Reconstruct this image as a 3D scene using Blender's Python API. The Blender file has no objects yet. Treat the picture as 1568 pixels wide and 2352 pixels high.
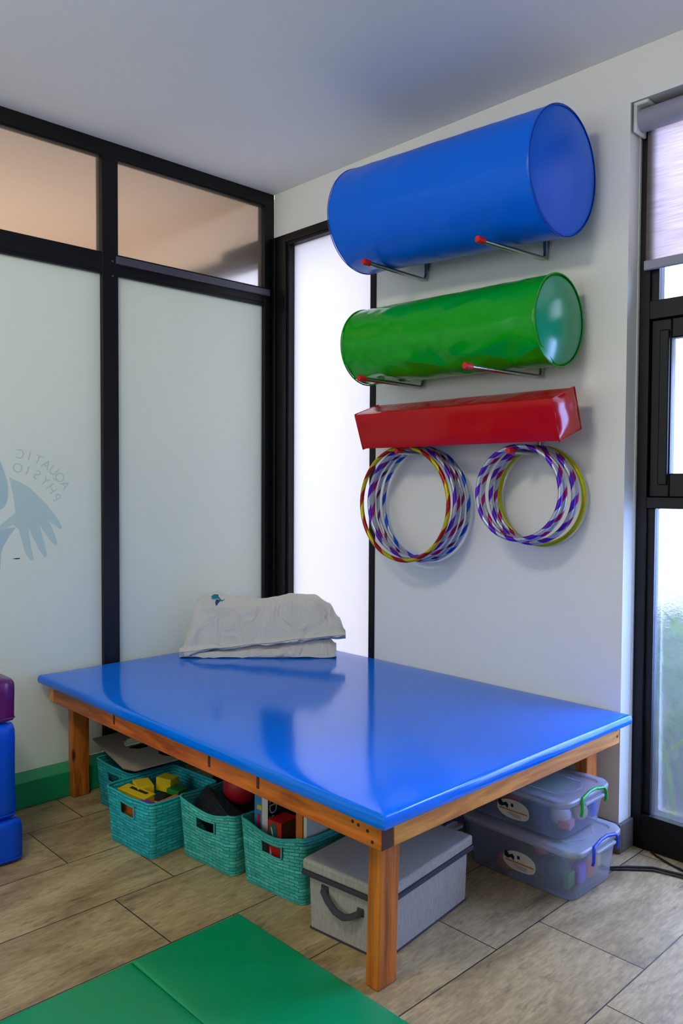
import bpy, bmesh, math, random
from mathutils import Vector, Matrix, noise as mnoise
PI = math.pi
sc = bpy.context.scene
C = sc.collection

# ------------------------------------------------------------------ camera
def make_camera():
    yaw, pitch, roll = 0.8038179, 0.0339529, 0.0049118
    f = Vector((-math.sin(yaw)*math.cos(pitch), math.cos(yaw)*math.cos(pitch), -math.sin(pitch)))
    r = Vector((math.cos(yaw), math.sin(yaw), 0)); u = r.cross(f)
    c, s = math.cos(roll), math.sin(roll)
    r2 = c*r + s*u; u2 = -s*r + c*u
    cd = bpy.data.cameras.new('camera'); cam = bpy.data.objects.new('camera', cd); C.objects.link(cam)
    cd.sensor_fit = 'VERTICAL'; cd.sensor_height = 36.0; cd.sensor_width = 24.0
    cd.lens = 1837.745/2352*36
    cd.clip_start = .02
    m = Matrix((( r2.x, u2.x, -f.x, 3.26804), (r2.y, u2.y, -f.y, -2.65626), (r2.z, u2.z, -f.z, 1.3), (0, 0, 0, 1)))
    cam.matrix_world = m
    sc.camera = cam
make_camera()

# ------------------------------------------------------------------ world, lights, exposure
w = bpy.data.worlds.new('sky'); sc.world = w; w.use_nodes = True
bg = w.node_tree.nodes['Background']
bg.inputs['Color'].default_value = (.60, .73, 1.0, 1)
bg.inputs['Strength'].default_value = 4.7

def area(name, loc, target, sx, sy, power, col):
    l = bpy.data.lights.new(name, 'AREA'); l.shape = 'RECTANGLE'; l.size = sx; l.size_y = sy
    l.energy = power; l.color = col
    o = bpy.data.objects.new(name, l); C.objects.link(o); o.location = loc
    o.rotation_euler = (Vector(target)-Vector(loc)).to_track_quat('-Z', 'Y').to_euler()
    return o
area('ceiling_lamp_light', (1.85, -2.75, 2.72), (1.0, -1.3, 0.7), .55, .30, 19, (1.0, .93, .76))
area('rear_fill_light', (1.5, -4.95, 1.7), (1.2, -1.0, 2.3), 2.6, 1.3, 27, (.93, .98, .96))  # unseen room fill added behind the camera; the front wall has no opening
area('right_fill_light', (4.85, -1.5, 1.45), (0.5, -.9, .8), 1.6, 1.5, 8, (.66, .78, 1.0))  # added fill before the solid right wall, brightens faces turned to +X
area('daylight_beside_glazing', (2.75, .75, 1.0), (2.1, -.8, .3), 1.2, 1.7, 95, (.24, .38, 1.0))
area('sky_light_outside', (2.9, 1.25, 3.1), (2.5, -1.2, 0.0), 1.8, 1.0, 200, (.24, .36, 1.0))
area('next_room_light', (-1.6, -1.2, 1.6), (-1.4, -.8, 3.0), 1.2, 1.2, 15, (1.0, .87, .77))
sc.view_settings.view_transform = 'Standard'
sc.view_settings.look = 'None'
sc.view_settings.gamma = 1
sc.view_settings.exposure = 0.10
sc.view_settings.use_curve_mapping = False
try:
    sc.cycles.max_bounces = 12; sc.cycles.transmission_bounces = 10; sc.cycles.transparent_max_bounces = 12
    sc.cycles.sample_clamp_indirect = 6
    sc.cycles.caustics_reflective = False
except Exception: pass

# ------------------------------------------------------------------ helpers
def lin(r, g=None, b=None):
    if g is None: r, g, b = r
    f = lambda c: (c/255/12.92) if c/255 <= .04045 else ((c/255+.055)/1.055)**2.4
    return (f(r), f(g), f(b), 1)

class NT:
    def __init__(s, name):
        s.m = bpy.data.materials.new(name); s.m.use_nodes = True
        s.t = s.m.node_tree; s.t.nodes.clear()
        s.out = s.n('ShaderNodeOutputMaterial')
    def n(s, typ, ins=None, **kw):
        nd = s.t.nodes.new(typ)
        for k, v in kw.items(): setattr(nd, k, v)
        for k, v in (ins or {}).items():
            if hasattr(v, 'is_output') or isinstance(v, bpy.types.NodeSocket): s.t.links.new(v, nd.inputs[k])
            else: nd.inputs[k].default_value = v
        return nd
    def l(s, a, b): s.t.links.new(a, b)
    def mix(s, f, a, b, blend='MIX'):
        nd = s.t.nodes.new('ShaderNodeMix'); nd.data_type = 'RGBA'; nd.blend_type = blend
        for i, v in ((0, f), (6, a), (7, b)):
            if isinstance(v, bpy.types.NodeSocket): s.t.links.new(v, nd.inputs[i])
            else: nd.inputs[i].default_value = v
        return nd.outputs[2]
    def ramp(s, fac, pts, interp='LINEAR'):
        nd = s.n('ShaderNodeValToRGB', {'Fac': fac}); cr = nd.color_ramp; cr.interpolation = interp
        while len(cr.elements) < len(pts): cr.elements.new(.5)
        for e, (p, c) in zip(cr.elements, pts): e.position = p; e.color = c if len(c) == 4 else (*c, 1)
        return nd.outputs['Color']
    def coord(s, which='Object', scale=(1, 1, 1), loc=(0, 0, 0), rot=(0, 0, 0)):
        tc = s.n('ShaderNodeTexCoord')
        return s.n('ShaderNodeMapping', {'Vector': tc.outputs[which], 'Scale': scale, 'Location': loc, 'Rotation': rot}).outputs['Vector']
    def bump(s, h, strength=.3, dist=.01, normal=None):
        ins = {'Height': h, 'Strength': strength, 'Distance': dist}
        if normal: ins['Normal'] = normal
        return s.n('ShaderNodeBump', ins).outputs['Normal']
    def bsdf(s, **ins):
        d = {}
        for k, v in ins.items(): d[k.replace('_', ' ')] = v
        b = s.n('ShaderNodeBsdfPrincipled', d); s.l(b.outputs[0], s.out.inputs[0]); return b

def plain(name, col, rough=.6, metal=0, noise=0, nscale=8, bump=0, bscale=60, **kw):
    t = NT(name); v = t.coord()
    c = col if len(col) == 4 else (*col, 1)
    ins = dict(Roughness=rough, Metallic=metal)
    if noise:
        nz = t.n('ShaderNodeTexNoise', {'Vector': v, 'Scale': nscale, 'Detail': 4}).outputs['Fac']
        d = tuple(x*(1-noise) for x in c[:3])+(1,); h = tuple(min(1, x*(1+noise)) for x in c[:3])+(1,)
        ins['Base_Color'] = t.mix(nz, d, h)
    else: ins['Base_Color'] = c
    if bump:
        nb = t.n('ShaderNodeTexNoise', {'Vector': v, 'Scale': bscale, 'Detail': 3}).outputs['Fac']
        ins['Normal'] = t.bump(nb, bump, .004)
    ins.update(kw); t.bsdf(**ins)
    return t.m

def vinyl(name, col, rough=.22, wav=.25, wscale=5, fine=.03, spec=.5):
    t = NT(name); v = t.coord()
    n1 = t.n('ShaderNodeTexNoise', {'Vector': v, 'Scale': wscale, 'Detail': 2, 'Roughness': .4}).outputs['Fac']
    n2 = t.n('ShaderNodeTexNoise', {'Vector': v, 'Scale': 420, 'Detail': 1}).outputs['Fac']
    nr = t.bump(n2, fine, .001, t.bump(n1, wav, .02))
    c = t.mix(n1, tuple(x*.93 for x in col[:3])+(1,), tuple(min(1, x*1.05) for x in col[:3])+(1,))
    t.bsdf(Base_Color=c, Roughness=rough, Normal=nr, Specular_IOR_Level=spec)
    return t.m

def pine(name, axis, light, dark, scale=1.0):
    """pine boards, grain running along the given axis"""
    t = NT(name); sc3 = [34, 34, 34]; sc3[axis] = 1.5
    v = t.coord(scale=tuple(x*scale for x in sc3))
    wob = t.n('ShaderNodeTexNoise', {'Vector': t.coord(scale=tuple(4 if i != axis else 1.2 for i in range(3))), 'Scale': 1, 'Detail': 2}).outputs['Color']
    vv = t.n('ShaderNodeVectorMath', {0: v, 1: t.n('ShaderNodeVectorMath', {0: wob, 1: (5, 5, 5)}, operation='MULTIPLY').outputs[0]}, operation='ADD').outputs[0]
    band = t.n('ShaderNodeTexNoise', {'Vector': vv, 'Scale': 1.3, 'Detail': 3, 'Roughness': .55, 'Distortion': .3}).outputs['Fac']
    c = t.ramp(band, [(.30, dark), (.48, tuple((a*.4+b*.6) for a, b in zip(dark, light))), (.56, light), (.75, tuple(min(1, x*1.18) for x in light[:3])+(1,))])
    fine = t.n('ShaderNodeTexNoise', {'Vector': t.coord(scale=tuple(260 if i != axis else 6 for i in range(3))), 'Scale': 1, 'Detail': 2}).outputs['Fac']
    c = t.mix(.16, c, t.ramp(fine, [(.3, (0.02, .01, 0, 1)), (.7, (1, .8, .5, 1))]), 'OVERLAY')
    kn = t.n('ShaderNodeTexVoronoi', {'Vector': t.coord(scale=tuple(1 if i != axis else .45 for i in range(3))), 'Scale': 6.5}).outputs['Distance']
    c = t.mix(t.ramp(kn, [(.05, (1, 1, 1, 1)), (.10, (0, 0, 0, 1))]), c, lin(70, 28, 10))
    t.bsdf(Base_Color=c, Roughness=.38, Normal=t.bump(band, .08, .003))
    return t.m

class MB:
    def __init__(s): s.v = []; s.f = []; s.mi = []; s.uv = {}
    def add(s, vs, fs, mi=0):
        o = len(s.v); s.v += [tuple(q) for q in vs]; s.f += [tuple(i+o for i in f) for f in fs]; s.mi += [mi]*len(fs); return s
    def box(s, x0, x1, y0, y1, z0, z1, mi=0):
        return s.add([(x0,y0,z0),(x1,y0,z0),(x1,y1,z0),(x0,y1,z0),(x0,y0,z1),(x1,y0,z1),(x1,y1,z1),(x0,y1,z1)],
                     [(0,3,2,1),(4,5,6,7),(0,1,5,4),(1,2,6,5),(2,3,7,6),(3,0,4,7)], mi)
    def prism(s, poly, d, mi=0):
        """poly: list of 3D points (planar, ccw seen against d), extruded by vector d"""
        n = len(poly); a = [Vector(q) for q in poly]; b = [q+Vector(d) for q in a]
        return s.add(a+b, [tuple(range(n-1, -1, -1)), tuple(range(n, 2*n))]+[(i, (i+1) % n, n+(i+1) % n, n+i) for i in range(n)], mi)
    def tube(s, path, r, n=12, closed=False, caps=True, mi=0, flat=1.0):
        P = [Vector(q) for q in path]; m = len(P); rings = []
        prev = None
        for i, q in enumerate(P):
            if closed: t = (P[(i+1) % m]-P[i-1]).normalized()
            else: t = (P[min(i+1, m-1)]-P[max(i-1, 0)]).normalized()
            if prev is None:
                a = Vector((0, 0, 1)) if abs(t.z) < .9 else Vector((1, 0, 0))
                e1 = t.cross(a).normalized()
            else: e1 = (prev-t*prev.dot(t)).normalized()
            prev = e1; e2 = t.cross(e1)
            rr = r(i/(m-1)) if callable(r) else r
            rings.append([q+e1*rr*math.cos(2*PI*k/n)+e2*rr*flat*math.sin(2*PI*k/n) for k in range(n)])
        vs = [p for g in rings for p in g]; fs = []
        for i in range(m if closed else m-1):
            j = (i+1) % m
            for k in range(n): fs.append((i*n+k, i*n+(k+1) % n, j*n+(k+1) % n, j*n+k))
        if not closed and caps: fs += [tuple(range(n-1, -1, -1)), tuple((m-1)*n+k for k in range(n))]
        return s.add(vs, fs, mi)
    def grid(s, fn, nu, nv, mi=0, closed_u=False):
        vs = [fn(i/(nu if closed_u else nu-1), j/(nv-1)) for j in range(nv) for i in range(nu)]
        fs = []
        for j in range(nv-1):
            for i in range(nu if closed_u else nu-1):
                k = (i+1) % nu
                fs.append((j*nu+i, j*nu+k, (j+1)*nu+k, (j+1)*nu+i))
        return s.add(vs, fs, mi)
    def lathe(s, prof, n=48, axis='x', c=(0, 0, 0), mi=0, fn=None):
        """prof: (along, radius) list"""
        vs = []
        for (a, r) in prof:
            for k in range(n):
                th = 2*PI*k/n; rr = max(r, 1e-5)
                if fn: rr += fn(a, th)*(1 if r > 1e-4 else 0)
                u, w_ = rr*math.cos(th), rr*math.sin(th)
                p = {'x': (a, u, w_), 'y': (w_, a, u), 'z': (u, w_, a)}[axis]
                vs.append((p[0]+c[0], p[1]+c[1], p[2]+c[2]))
        fs = []
        for i in range(len(prof)-1):
            for k in range(n): fs.append((i*n+k, i*n+(k+1) % n, (i+1)*n+(k+1) % n, (i+1)*n+k))
        s.add(vs, fs, mi)
        return s
    def sphere(s, c, r, n=24, mi=0):
        return s.lathe([(math.cos(PI*(1-i/12))*r, math.sin(PI*i/12)*r) for i in range(13)], n, 'z', c, mi)

def build(name, mb, mat, parent=None, world=True, smooth=None, bevel=0, seg=2, sub=0, solid=0):
    me = bpy.data.meshes.new(name); me.from_pydata(mb.v, [], mb.f)
    mats = mat if isinstance(mat, (list, tuple)) else [mat]
    for m in mats: me.materials.append(m)
    if len(mats) > 1: me.polygons.foreach_set('material_index', mb.mi)
    bm = bmesh.new(); bm.from_mesh(me); bmesh.ops.recalc_face_normals(bm, faces=bm.faces); bm.to_mesh(me); bm.free()
    o = bpy.data.objects.new(name, me); C.objects.link(o)
    if parent:
        o.parent = parent
        if world:
            p = Vector((0, 0, 0)); q = parent
            while q: p += q.location; q = q.parent
            me.transform(Matrix.Translation(-p))
    if smooth is not None:
        me.shade_smooth(); me.set_sharp_from_angle(angle=math.radians(smooth))
    if solid:
        m = o.modifiers.new('thickness', 'SOLIDIFY'); m.thickness = solid; m.offset = -1
    if bevel:
        m = o.modifiers.new('bevel', 'BEVEL'); m.width = bevel; m.segments = seg; m.limit_method = 'ANGLE'; m.angle_limit = math.radians(40)
        if smooth is None: me.shade_smooth(); me.set_sharp_from_angle(angle=math.radians(50))
        m.harden_normals = False
    if sub:
        m = o.modifiers.new('subdivision', 'SUBSURF'); m.levels = sub; m.render_levels = sub
    return o

def tag(o, label=None, cat=None, group=None, kind=None):
    if label: o['label'] = label
    if cat: o['category'] = cat
    if group: o['group'] = group
    if kind: o['kind'] = kind
    return o
def thing(name, loc, label, cat, group=None, rotz=0):
    o = bpy.data.objects.new(name, None); C.objects.link(o); o.empty_display_size = .05
    o.location = loc; o.rotation_euler = (0, 0, rotz)
    return tag(o, label, cat, group)
def structure(name, loc=(0, 0, 0)):
    o = bpy.data.objects.new(name, None); C.objects.link(o); o.location = loc; o['kind'] = 'structure'; return o
def S(name, mb, mat, parent=None, **k):
    o = build(name, mb, mat, parent, **k)
    if not parent: o['kind'] = 'structure'
    return o

# ------------------------------------------------------------------ materials
def wall_paint(name, col, n=.03):
    t = NT(name); v = t.coord()
    n1 = t.n('ShaderNodeTexNoise', {'Vector': v, 'Scale': 2.2, 'Detail': 5}).outputs['Fac']
    n2 = t.n('ShaderNodeTexNoise', {'Vector': v, 'Scale': 160, 'Detail': 2}).outputs['Fac']
    c = t.mix(n1, tuple(x*(1-n) for x in col[:3])+(1,), tuple(min(1, x*(1+n)) for x in col[:3])+(1,))
    t.bsdf(Base_Color=c, Roughness=.75, Normal=t.bump(n2, .06, .002)); return t.m
M = {}
M['wall'] = wall_paint('painted_plaster', lin(236, 236, 229))
M['ceil'] = wall_paint('ceiling_paint', lin(243, 243, 243))
M['beige'] = wall_paint('beige_plaster', lin(214, 190, 164))
M['black'] = plain('black_aluminium', lin(9, 9, 12), .42, noise=.1, **{'Specular_IOR_Level': .3})
M['greyalu'] = plain('grey_aluminium', lin(78, 78, 90), .35, noise=.05)
M['green_paint'] = plain('green_painted_board', lin(0, 156, 98), .5, noise=.06)
M['blue'] = vinyl('blue_vinyl', lin(0, 104, 232), .30, .22, 4, .03, .22)
M['blue_top'] = vinyl('blue_mattress_vinyl', lin(0, 118, 240), .12, .05, 3.0, .015, .36)
M['blue_dark'] = vinyl('dark_blue_vinyl', lin(8, 60, 185), .3, .3, 6)
M['green'] = vinyl('green_vinyl', lin(0, 160, 14), .17, .8, 7, .03, .4)
M['green_lit_end'] = vinyl('green_vinyl_lit_end', lin(10, 158, 108), .2, .25, 5)  # teal shift paints the window's reflection into the green end panels
M['mat'] = vinyl('green_mat_vinyl', lin(0, 146, 88), .30, .3, 6)
M['red'] = vinyl('red_vinyl', lin(188, 6, 14), .2, .5, 6, .03, .35)
M['cush'] = vinyl('cushion_blue_vinyl', lin(0, 84, 228), .32, .3, 6, .03, .3)
M['purple'] = vinyl('purple_vinyl', lin(96, 18, 104), .3, .35, 9)
M['pine_x'] = pine('pine_along_x', 0, lin(212, 114, 34), lin(158, 74, 16))
M['pine_y'] = pine('pine_along_y', 1, lin(236, 160, 74), lin(198, 120, 44))
M['pine_z'] = pine('pine_along_z', 2, lin(208, 118, 38), lin(150, 74, 18))
M['endgrain'] = plain('dark_end_grain', lin(74, 38, 20), .6, noise=.35, nscale=60)
M['steel'] = plain('brushed_steel', (.45, .47, .45), .28, 1, noise=.1, nscale=40)
M['redcap'] = plain('red_plastic', lin(200, 24, 24), .4)
M['white_pl'] = plain('white_plastic', lin(220, 224, 220), .4)
M['dark'] = plain('dark_fabric', lin(22, 22, 27), .8, noise=.3, nscale=30)
M['screw'] = plain('dark_screw_head', lin(40, 24, 12), .5)
M['cable'] = plain('black_rubber', lin(12, 12, 16), .45)

# floor: wood-look porcelain planks laid along Y, 327 mm wide, 642 mm long, third bond
t = NT('wood_look_tiles')
vec = t.coord(rot=(0, 0, 0))
sep = t.n('ShaderNodeSeparateXYZ', {'Vector': vec})
cx_ = t.n('ShaderNodeMath', {0: sep.outputs['Y'], 1: 1.241+.642*20}, operation='ADD').outputs[0]
cy_ = t.n('ShaderNodeMath', {0: sep.outputs['X'], 1: -.353+.3275*20}, operation='ADD').outputs[0]
cmb = t.n('ShaderNodeCombineXYZ', {'X': cx_, 'Y': cy_})
br = t.n('ShaderNodeTexBrick', {'Vector': cmb.outputs[0], 'Color1': (0, 0, 0, 1), 'Color2': (1, 1, 1, 1), 'Mortar': (.5, .5, .5, 1), 'Scale': 1.0,
     'Mortar Size': .0022, 'Mortar Smooth': .3, 'Bias': 0.0, 'Brick Width': .642, 'Row Height': .3275}, offset=.333, offset_frequency=2, squash=1)
rnd = br.outputs['Color']
gv = t.n('ShaderNodeVectorMath', {0: t.coord(scale=(9, 2.3, 1)), 1: t.n('ShaderNodeVectorMath', {0: rnd, 1: (7, 13, 5)}, operation='MULTIPLY').outputs[0]}, operation='ADD').outputs[0]
g1 = t.n('ShaderNodeTexNoise', {'Vector': gv, 'Scale': 1.1, 'Detail': 6, 'Roughness': .60, 'Distortion': .6}).outputs['Fac']
g2 = t.n('ShaderNodeTexNoise', {'Vector': t.coord(scale=(70, 15, 1)), 'Scale': 1.6, 'Detail': 4, 'Roughness': .6}).outputs['Fac']
col = t.ramp(g1, [(.25, lin(108, 88, 60)), (.40, lin(158, 137, 98)), (.56, lin(183, 162, 120)), (.78, lin(204, 184, 142))])
col = t.mix(.30, col, t.ramp(g2, [(.35, (.18, .17, .15, 1)), (.65, (.8, .78, .72, 1))]), 'OVERLAY')
tint = t.mix(rnd, lin(236, 232, 226), lin(255, 252, 246))
col = t.mix(1.0, col, tint, 'MULTIPLY')
stn = t.n('ShaderNodeTexNoise', {'Vector': t.coord(scale=(24, 8, 1)), 'Scale': 1, 'Detail': 5, 'Roughness': .7}).outputs['Fac']
col = t.mix(t.ramp(stn, [(.56, (0, 0, 0, 1)), (.74, (.75, .75, .75, 1))]), col, lin(66, 56, 44))
col = t.mix(br.outputs['Fac'], col, lin(40, 36, 32))
bh = t.mix(br.outputs['Fac'], t.mix(.5, g1, g2), (0, 0, 0, 1))
t.bsdf(Base_Color=col, Roughness=.42, Normal=t.bump(bh, .25, .003))
M['floor'] = t.m
M['tile_skirt'] = plain('tile_skirting', lin(104, 96, 88), .5, noise=.25, nscale=14)

# frosted glass: light passes diffusely
def frosted(name, col, trans, gloss=.12, rough=.35):
    t = NT(name)
    tr = t.n('ShaderNodeBsdfTranslucent', {'Color': trans})
    df = t.n('ShaderNodeBsdfDiffuse', {'Color': col})
    ad = t.n('ShaderNodeAddShader'); t.l(tr.outputs[0], ad.inputs[0]); t.l(df.outputs[0], ad.inputs[1])
    gl = t.n('ShaderNodeBsdfGlossy', {'Color': (1, 1, 1, 1), 'Roughness': rough})
    fr = t.n('ShaderNodeFresnel', {'IOR': 1.35})
    mx = t.n('ShaderNodeMixShader', {0: t.n('ShaderNodeMath', {0: fr.outputs[0], 1: gloss*4}, operation='MULTIPLY').outputs[0]})
    t.l(ad.outputs[0], mx.inputs[1]); t.l(gl.outputs[0], mx.inputs[2]); t.l(mx.outputs[0], t.out.inputs[0])
    return t.m
M['frost_ext'] = frosted('frosted_window_glass', (.12, .12, .12, 1), (.79, .72, .67, 1))
M['frost_int'] = frosted('frosted_partition_glass', lin(208, 219, 212), (.28, .28, .25, 1), .06, .4)
def rough_glass(name, rough, col=(1, 1, 1, 1), haze=.25, hazecol=(.5, .5, .5, 1), bump=0, clear=0.0):
    t = NT(name)
    ins = {'Color': col, 'Roughness': rough, 'IOR': 1.45}
    if bump:
        nz = t.n('ShaderNodeTexNoise', {'Vector': t.coord(), 'Scale': 120, 'Detail': 2}).outputs['Fac']
        ins['Normal'] = t.bump(nz, bump, .002)
    g = t.n('ShaderNodeBsdfGlass', ins)
    tr = t.n('ShaderNodeBsdfTranslucent', {'Color': hazecol})
    mx = t.n('ShaderNodeMixShader', {0: haze}); t.l(g.outputs[0], mx.inputs[1]); t.l(tr.outputs[0], mx.inputs[2])
    m2 = t.n('ShaderNodeMixShader', {0: clear}); t.l(mx.outputs[0], m2.inputs[1]); t.l(t.n('ShaderNodeBsdfTransparent').outputs[0], m2.inputs[2]); t.l(m2.outputs[0], t.out.inputs[0])
    return t.m
M['satin'] = rough_glass('satin_transom_glass', .20, (.95, .95, .95, 1), .08, (.6, .6, .6, 1))
M['textured'] = rough_glass('textured_door_glass', .16, (.97, .99, .98, 1), .05, (.6, .68, .56, 1), .25, .30)
t = NT('clear_window_glass'); tp_ = t.n('ShaderNodeBsdfTransparent'); gs_ = t.n('ShaderNodeBsdfGlossy', {'Roughness': .01})
mx = t.n('ShaderNodeMixShader', {0: t.n('ShaderNodeFresnel', {'IOR': 1.3}).outputs[0]}); t.l(tp_.outputs[0], mx.inputs[1]); t.l(gs_.outputs[0], mx.inputs[2]); t.l(mx.outputs[0], t.out.inputs[0]); M['clear'] = t.m

# ------------------------------------------------------------------ room shell
H = 2.797; XR = 4.9; YF = -5.1
S('floor', MB().box(-2.6, XR, YF, .32, -.06, 0), M['floor'])
S('ceiling', MB().box(-.06, XR, YF, .0, H, H+.08), M['ceil'])
b = MB()
b.box(0, .735, 0, .24, 2.575, H+.05); b.box(0, .735, 0, .24, 0, .12)
b.box(.735, 1.937, 0, .24, 0, H+.05)
b.box(1.937, 2.95, 0, .24, 2.62, H+.05)
b.box(2.95, XR+.1, 0, .24, 0, H+.05)
S('wall_back', b, M['wall'])
S('wall_right', MB().box(XR, XR+.12, YF, 0, 0, H), M['wall'])
S('wall_front', MB().box(-.1, XR+.12, YF-.12, YF, 0, H), M['wall'])
S('baseboard_back', MB().box(.736, 1.951, -.016, -.001, 0, .105).box(1.939, 1.951, -.0005, .085, 0, .105), M['tile_skirt'], bevel=.003)
S('baseboard_left', MB().box(-.01, .12, -4.9, -.02, 0, .105), M['green_paint'], bevel=.004)

# glazed partition on the left (posts, rails, transoms, four panes each side of the mullion)
wl = structure('wall_left')
ZT0, ZT1, ZR = 2.236, 2.306, 2.733
b = MB()
b.box(-.06, .0, -4.9, 0, ZR, H)              # head rail
b.box(-.058, -.002, -4.9, -.0, ZT0, ZT1)          # transom
b.box(-.06, .0, -.063, .0, .105, ZR)              # post in the corner
for y in (-.963, -1.86, -2.76, -3.66, -4.56): b.box(-.06, .0, y, y+.076, .105, ZR)
S('partition_frame', b, M['black'], wl, bevel=.002)
b = MB()
for (y0, y1) in ((-.887, -.063), (-1.784, -.963), (-2.684, -1.86), (-3.584, -2.76)):
    b.box(-.034, -.004, y0, y1, ZR-.008, ZR+.001).box(-.034, -.004, y0, y1, ZT1-.001, ZT1+.008)
    b.box(-.034, -.003, y0, y1, ZT0-.016, ZT0+.001)
S('glazing_bead', b, M['black'], wl, bevel=.002)
S('transom_cap', MB().box(-.004, .012, -.90, -.035, ZT1-.036, ZT1-.003), M['greyalu'], wl, bevel=.002)
for (y0, y1) in ((-.963+.076, -.063), (-1.784, -.963), (-2.684, -1.86), (-3.584, -2.76), (-4.484, -3.66)):
    S('satin_transom_pane', MB().box(-.03, -.024, y0, y1, ZT1, ZR), M['satin'], wl)
    S('frosted_pane', MB().box(-.03, -.024, y0, y1, .10, ZT0), M['frost_int'], wl)
b = MB()
for z in (2.28, 2.215):
    b.lathe([(-.001, .005), (.0022, .005), (.0024, .0001)], 12, 'x', (0, -.915, z))
S('frame_screw', b, M['greyalu'], wl, smooth=40)

# printed mark on the outer face of the frosted pane, seen mirrored and faint
M['logo_a'] = frosted('pale_teal_film', lin(186, 208, 206), (.23, .26, .24, 1), .06, .4); M['logo_b'] = frosted('pale_blue_film', lin(176, 200, 206), (.22, .25, .24, 1), .06, .4)
M['logo_t'] = frosted('pale_grey_film', lin(184, 198, 192), (.24, .25, .23, 1), .06, .4)
def px_left(u, v):     # straight crop coordinates of the emblem: metres on the pane
    return (0, u, v)
def film(name, pts, mat, x=-.0235):
    return S(name, MB().prism([(x, y, z) for (y, z) in pts], (-.0004, 0, 0)), mat, wl)
def bez(pts, n=8):
    out = []; m = len(pts)
    for i in range(m):
        p0, p1, p2, p3 = (Vector((*pts[(i+k-1) % m], 0)) for k in range(4))
        for k in range(n):
            s_ = k/n
            q = .5*((2*p1)+(-p0+p2)*s_+(2*p0-5*p1+4*p2-p3)*s_*s_+(-p0+3*p1-3*p2+p3)*s_**3)
            out.append((q.x, q.y))
    return out
# y runs left to right in the picture from -1.42 (left edge of frame) to -1.15
film('drop_emblem', bez([(-1.400, 1.385), (-1.372, 1.295), (-1.380, 1.215), (-1.43, 1.185), (-1.49, 1.215), (-1.50, 1.30), (-1.455, 1.37), (-1.43, 1.45)]), M['logo_b'])
hand = [(-1.372, 1.325), (-1.30, 1.285), (-1.235, 1.215), (-1.19, 1.150), (-1.172, 1.112), (-1.178, 1.104), (-1.225, 1.142), (-1.20, 1.078), (-1.192, 1.04), (-1.200, 1.036), (-1.222, 1.062), (-1.262, 1.128),
        (-1.243, 1.05), (-1.232, 0.995), (-1.242, .988), (-1.262, 1.02), (-1.303, 1.115), (-1.293, 1.03), (-1.283, .982), (-1.296, .978), (-1.315, 1.01), (-1.338, 1.11), (-1.36, 1.13), (-1.42, 1.098), (-1.41, 1.125), (-1.35, 1.18), (-1.358, 1.25)]
hand = [(a+.03*(a+1.42)/.25, b) for a, b in hand]
film('hand_emblem', hand, M['logo_a'])
film('lower_hand_emblem', bez([(-1.345, 1.118), (-1.37, 1.08), (-1.40, 1.02), (-1.41, .93), (-1.46, .9), (-1.47, 1.05), (-1.42, 1.10)]), M['logo_b'])
def letters(txt, cy, cz, R, a0, a1, size):
    for i, ch in enumerate(txt):
        if ch == ' ': continue
        a = a0+(a1-a0)*i/(len(txt)-1)
        cu = bpy.data.curves.new('letter', 'FONT'); cu.body = ch; cu.size = size; cu.align_x = 'CENTER'; cu.extrude = .0002; cu.offset = -.0006
        ob = bpy.data.objects.new('tmp', cu); C.objects.link(ob)
        dg = bpy.context.evaluated_depsgraph_get(); dg.update()
        me = bpy.data.meshes.new_from_object(ob.evaluated_get(dg)); bpy.data.objects.remove(ob)
        # glyph x -> mirrored along +Y, glyph y -> radial
        yy, zz = cy+R*math.cos(a), cz+R*math.sin(a)
        rad = Vector((0, math.cos(a), math.sin(a))); tan = Vector((0, math.sin(a), -math.cos(a)))
        m = Matrix(((0, 0, 1, -.0236), (-tan.y, rad.y, 0, yy), (-tan.z, rad.z, 0, zz), (0, 0, 0, 1)))
        me.transform(m); me.materials.clear(); me.materials.append(M['logo_t'])
        o = bpy.data.objects.new('lettering', me); C.objects.link(o); o.parent = wl
letters('AQUATIC', -1.352, 1.165, .238, math.radians(30), math.radians(83), .056)
letters('PHYSIO', -1.352, 1.165, .180, math.radians(22), math.radians(84), .056)
film('scratch_mark', [(-1.356, .990), (-1.340, .987), (-1.325, .988), (-1.324, .991), (-1.338, .992)], M['dark'])

# window 1: tall frosted window beside the corner
w1 = structure('window_1')
b = MB()
b.box(0.0, .127, -.006, .07, .12, 2.575).box(.127, .735, -.006, .07, 2.517, 2.575).box(.700, .735, -.006, .07, .12, 2.575).box(.127, .70, -.006, .07, .12, .20)
S('window_frame', b, M['black'], w1, bevel=.002)
b = MB().box(.005, .028, -.020, -.004, .12, 2.57).box(.086, .110, -.016, -.004, .12, 2.54).box(.086, .73, -.014, -.004, 2.532, 2.556)
S('window_bead', b, M['black'], w1, bevel=.003)
S('window_glass', MB().box(.127, .70, .030, .036, .20, 2.517), M['frost_ext'], w1)

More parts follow.
